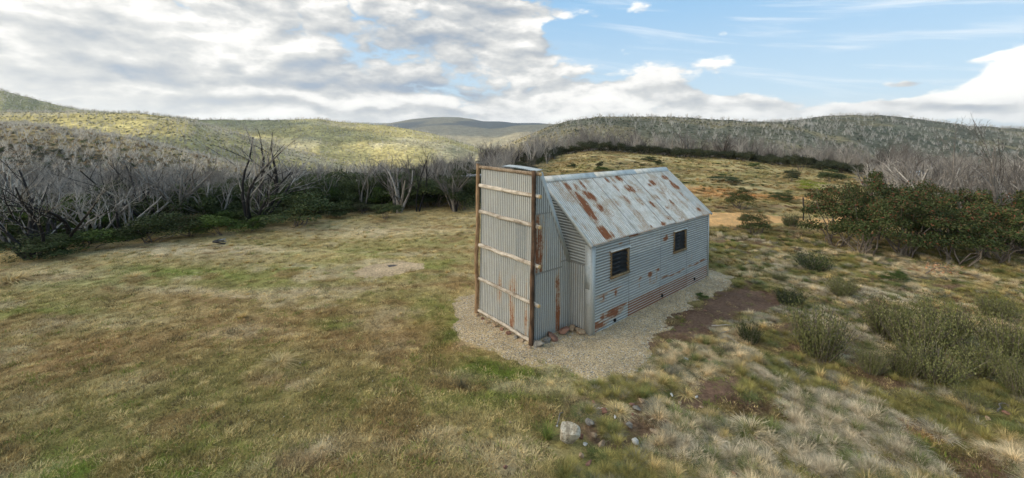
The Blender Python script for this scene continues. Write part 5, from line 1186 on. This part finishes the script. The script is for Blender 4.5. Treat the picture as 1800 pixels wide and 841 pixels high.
V_, F_ = tube([(.3, -1.35, 0), (.3, -1.35, 3.2)], [.05, .04], 8); obj('white_pole', mesh('white_pole', V_, F_, mat('white_paint', m_flat((.72, .72, .72), (.8, .8, .8), 9, .5))), sh)
# car behind the trees left of the chimney
def car():
    y = 36.0; x = (835-900)/F*y; c = empty('parked_car', (x, y, hgt(x, y)-.05), 1.35); tag(c, 'dark four-wheel drive parked behind the bare trees left of the chimney', 'car')
    body = [(-2.2, .45), (-2.2, 1.0), (-2.1, 1.08), (-1.95, 1.75), (-1.8, 1.82), (.35, 1.82), (.95, 1.12), (2.1, 1.0), (2.2, .85), (2.2, .45)]
    n = len(body); V_ = np.array([(a, s_*(.85 if b > 1.2 else .92), b) for s_ in (-1, 1) for a, b in body]); me = bpy.data.meshes.new('body')
    me.from_pydata(V_.tolist(), [], [list(range(n))[::-1], list(range(n, 2*n))]+[[i, (i+1) % n, (i+1) % n+n, i+n] for i in range(n)]); me.materials.append(mat('dark_car_paint', m_flat((.03, .035, .04), (.04, .045, .05), 3, .3, .0))); obj('body', me, c)
    V_, F_ = join([box(-1.75, .15, s_*.865-.01, s_*.865+.01, 1.2, 1.68) for s_ in (-1, 1)])[:2]; obj('side_window', mesh('side_window', V_, F_, M_louvre), c)
    V_, F_ = box(-2.23, -2.19, -.6, .6, 1.15, 1.6); obj('rear_window', mesh('rear_window', V_, F_, M_louvre), c)
    for a in (-1.4, 1.4):
        for s_ in (-1, 1):
            V_, F_ = tube([(a, s_*.72, .38), (a, s_*.95, .38)], [.38, .38], 14); w_ = obj('wheel', mesh('wheel', V_, F_, mat('tyre_rubber', m_flat((.02, .02, .02), (.03, .03, .03), 9))), c)
            V_, F_ = tube([(a, s_*.94, .38), (a, s_*.965, .38)], [.2, .2], 10); obj('rim', mesh('rim', V_, F_, M_plain), w_)
    for s_ in (-1, 1):
        V_, F_ = box(-2.24, -2.19, s_*.8-.08, s_*.8+.08, .8, 1.0); obj('tail_light', mesh('tail_light', V_, F_, mat('red_lens', m_flat((.35, .02, .02), (.4, .03, .03), 9, .3))), c)
    V_, F_ = box(-2.25, -2.20, -.26, .26, .62, .75); obj('number_plate', mesh('number_plate', V_, F_, M_rock_white), c)
car()
# a scrap of dry orange leaves on a dead branch below the right-hand bushes
g_ = np.random.default_rng(50); x, y = at(1650, 482); P = g_.normal(0, 1, (90, 3))*np.array([.35, .2, .14])+np.array([0, 0, .22]); P[:, 2] = np.maximum(P[:, 2], .03); Nn = g_.normal(0, 1, (90, 3)); Nn /= np.linalg.norm(Nn, axis=1)[:, None]
V_, F_ = leaf_quads(P, Nn, .05, g_, .5); dl = empty('dry_branch', (x, y, hgt(x, y))); tag(dl, 'fallen branch with dry orange leaves below the right-hand bushes', 'branch')
obj('dry_leaves', mesh('dry_leaves', V_, F_, mat('dry_leaves', m_flat((.42, .20, .09), (.55, .32, .18), 9))), dl)
V_, F_ = tube([(-.6, -.1, .05), (-.2, 0, .2), (.3, .05, .25), (.7, .2, .5)], [.02, .016, .012, .006], 5); obj('twig', mesh('twig', V_, F_, M_stem), dl)

# ------------------------------------------------------------------ added clouds, out of view on the sunward side, outlined by the shade wanted
def cloud(poly, Hc=1500.0, st=13.0, label=None):
    off = -np.array([sd.x, sd.y])/sd.z*Hc      # ground shadow = cloud + off
    P = np.array(poly, float); X, Y = np.meshgrid(np.arange(P[:, 0].min()-3*st, P[:, 0].max()+3*st, st), np.arange(P[:, 1].min()-3*st, P[:, 1].max()+3*st, st))
    d = poly_dist(X, Y, poly)+(fbm(X, Y, 7*st, 4, 95)-.5)*5.4*st*sstep(50, 300, np.hypot(X, Y))
    th = np.clip(d, 0, None); k = d > -st
    hT = Hc+90*np.sqrt(np.clip(d, 0, 120)/120)*(1+.8*(fbm(X, Y, 70, 4, 96)-.4)); hB = Hc-25*np.sqrt(np.clip(d, 0, 60)/60)*(1+1.2*(fbm(X, Y, 60, 4, 97)-.3))
    hT = np.where(d > 0, hT, Hc+.5); hB = np.where(d > 0, hB, Hc-.5)
    Fq = grid_faces(*X.shape); kk = k.ravel(); Fq = Fq[kk[Fq].all(1)]; n = X.size
    V_ = np.concatenate([np.stack([X-off[0], Y-off[1], hT], -1).reshape(-1, 3), np.stack([X-off[0], Y-off[1], hB], -1).reshape(-1, 3)])
    used = np.unique(Fq); used = np.concatenate([used, used+n]); mp = np.full(2*n, -1); mp[used] = np.arange(len(used)); Fa = np.concatenate([Fq, Fq[:, ::-1]+n])
    def fn(t, b):
        o = [q for q in t.n if q.type == 'OUTPUT_MATERIAL'][0]; t.n.remove(b)
        a = t.node('ShaderNodeBsdfDiffuse', {'Color': (.96, .96, .97, 1)}); c = t.node('ShaderNodeBsdfTranslucent', {'Color': (.96, .96, .97, 1)})
        m_ = t.node('ShaderNodeMixShader', {0: .62}); t.l.new(a.outputs[0], m_.inputs[1]); t.l.new(c.outputs[0], m_.inputs[2]); tp = t.node('ShaderNodeBsdfTransparent'); m2 = t.node('ShaderNodeMixShader', {0: .42 if Hc == 1500 and st < 20 else .15}); t.l.new(m_.outputs[0], m2.inputs[1]); t.l.new(tp.outputs[0], m2.inputs[2]); t.l.new(m2.outputs[0], o.inputs[0])
    o = obj('cloud', mesh('cloud', V_[used], mp[Fa], mat('shade_cloud_vapour', fn), None, True)); tag(o, kind='structure')
cloud([(-420, -260), (-150, 60), (-92, 84), (-45, 118), (-8, 150), (40, 250), (60, 900), (520, 1150), (1100, 900), (1100, -400)])  # unseen; outline follows the near ground and right hills to be shaded
cloud([(-500, 600), (-420, 530), (-320, 480), (-215, 440), (-185, 470), (-250, 520), (-345, 575), (-430, 640)], 620, 6.0)  # added fragment, shaped to throw a dark band behind the ridge
cloud([(-230, 205), (-190, 188), (-120, 196), (-150, 215), (-210, 225)], 620, 4.0)  # added fragment, placed to darken the slope behind the spur
cloud([(-1100, 2000), (-500, 1800), (250, 1900), (500, 3300), (300, 4400), (-1300, 4300)], 1500, 40.0)  # added out of view so that the far range lies in shade

# ------------------------------------------------------------------ air
def haze():
    V_, F_ = box(-9000, 9000, -300, 9900, -140, 320)
    m = bpy.data.materials.new('thin_air'); m.use_nodes = True; t = NT(m.node_tree)
    pv = t.node('ShaderNodeVolumePrincipled', {'Color': (.86, .92, 1.0, 1), 'Density': 1.1e-4, 'Anisotropy': .2}); o = t.node('ShaderNodeOutputMaterial'); t.l.new(pv.outputs[0], o.inputs['Volume'])
    tag(obj('haze', mesh('haze', V_, F_, m)), kind='stuff')
haze()
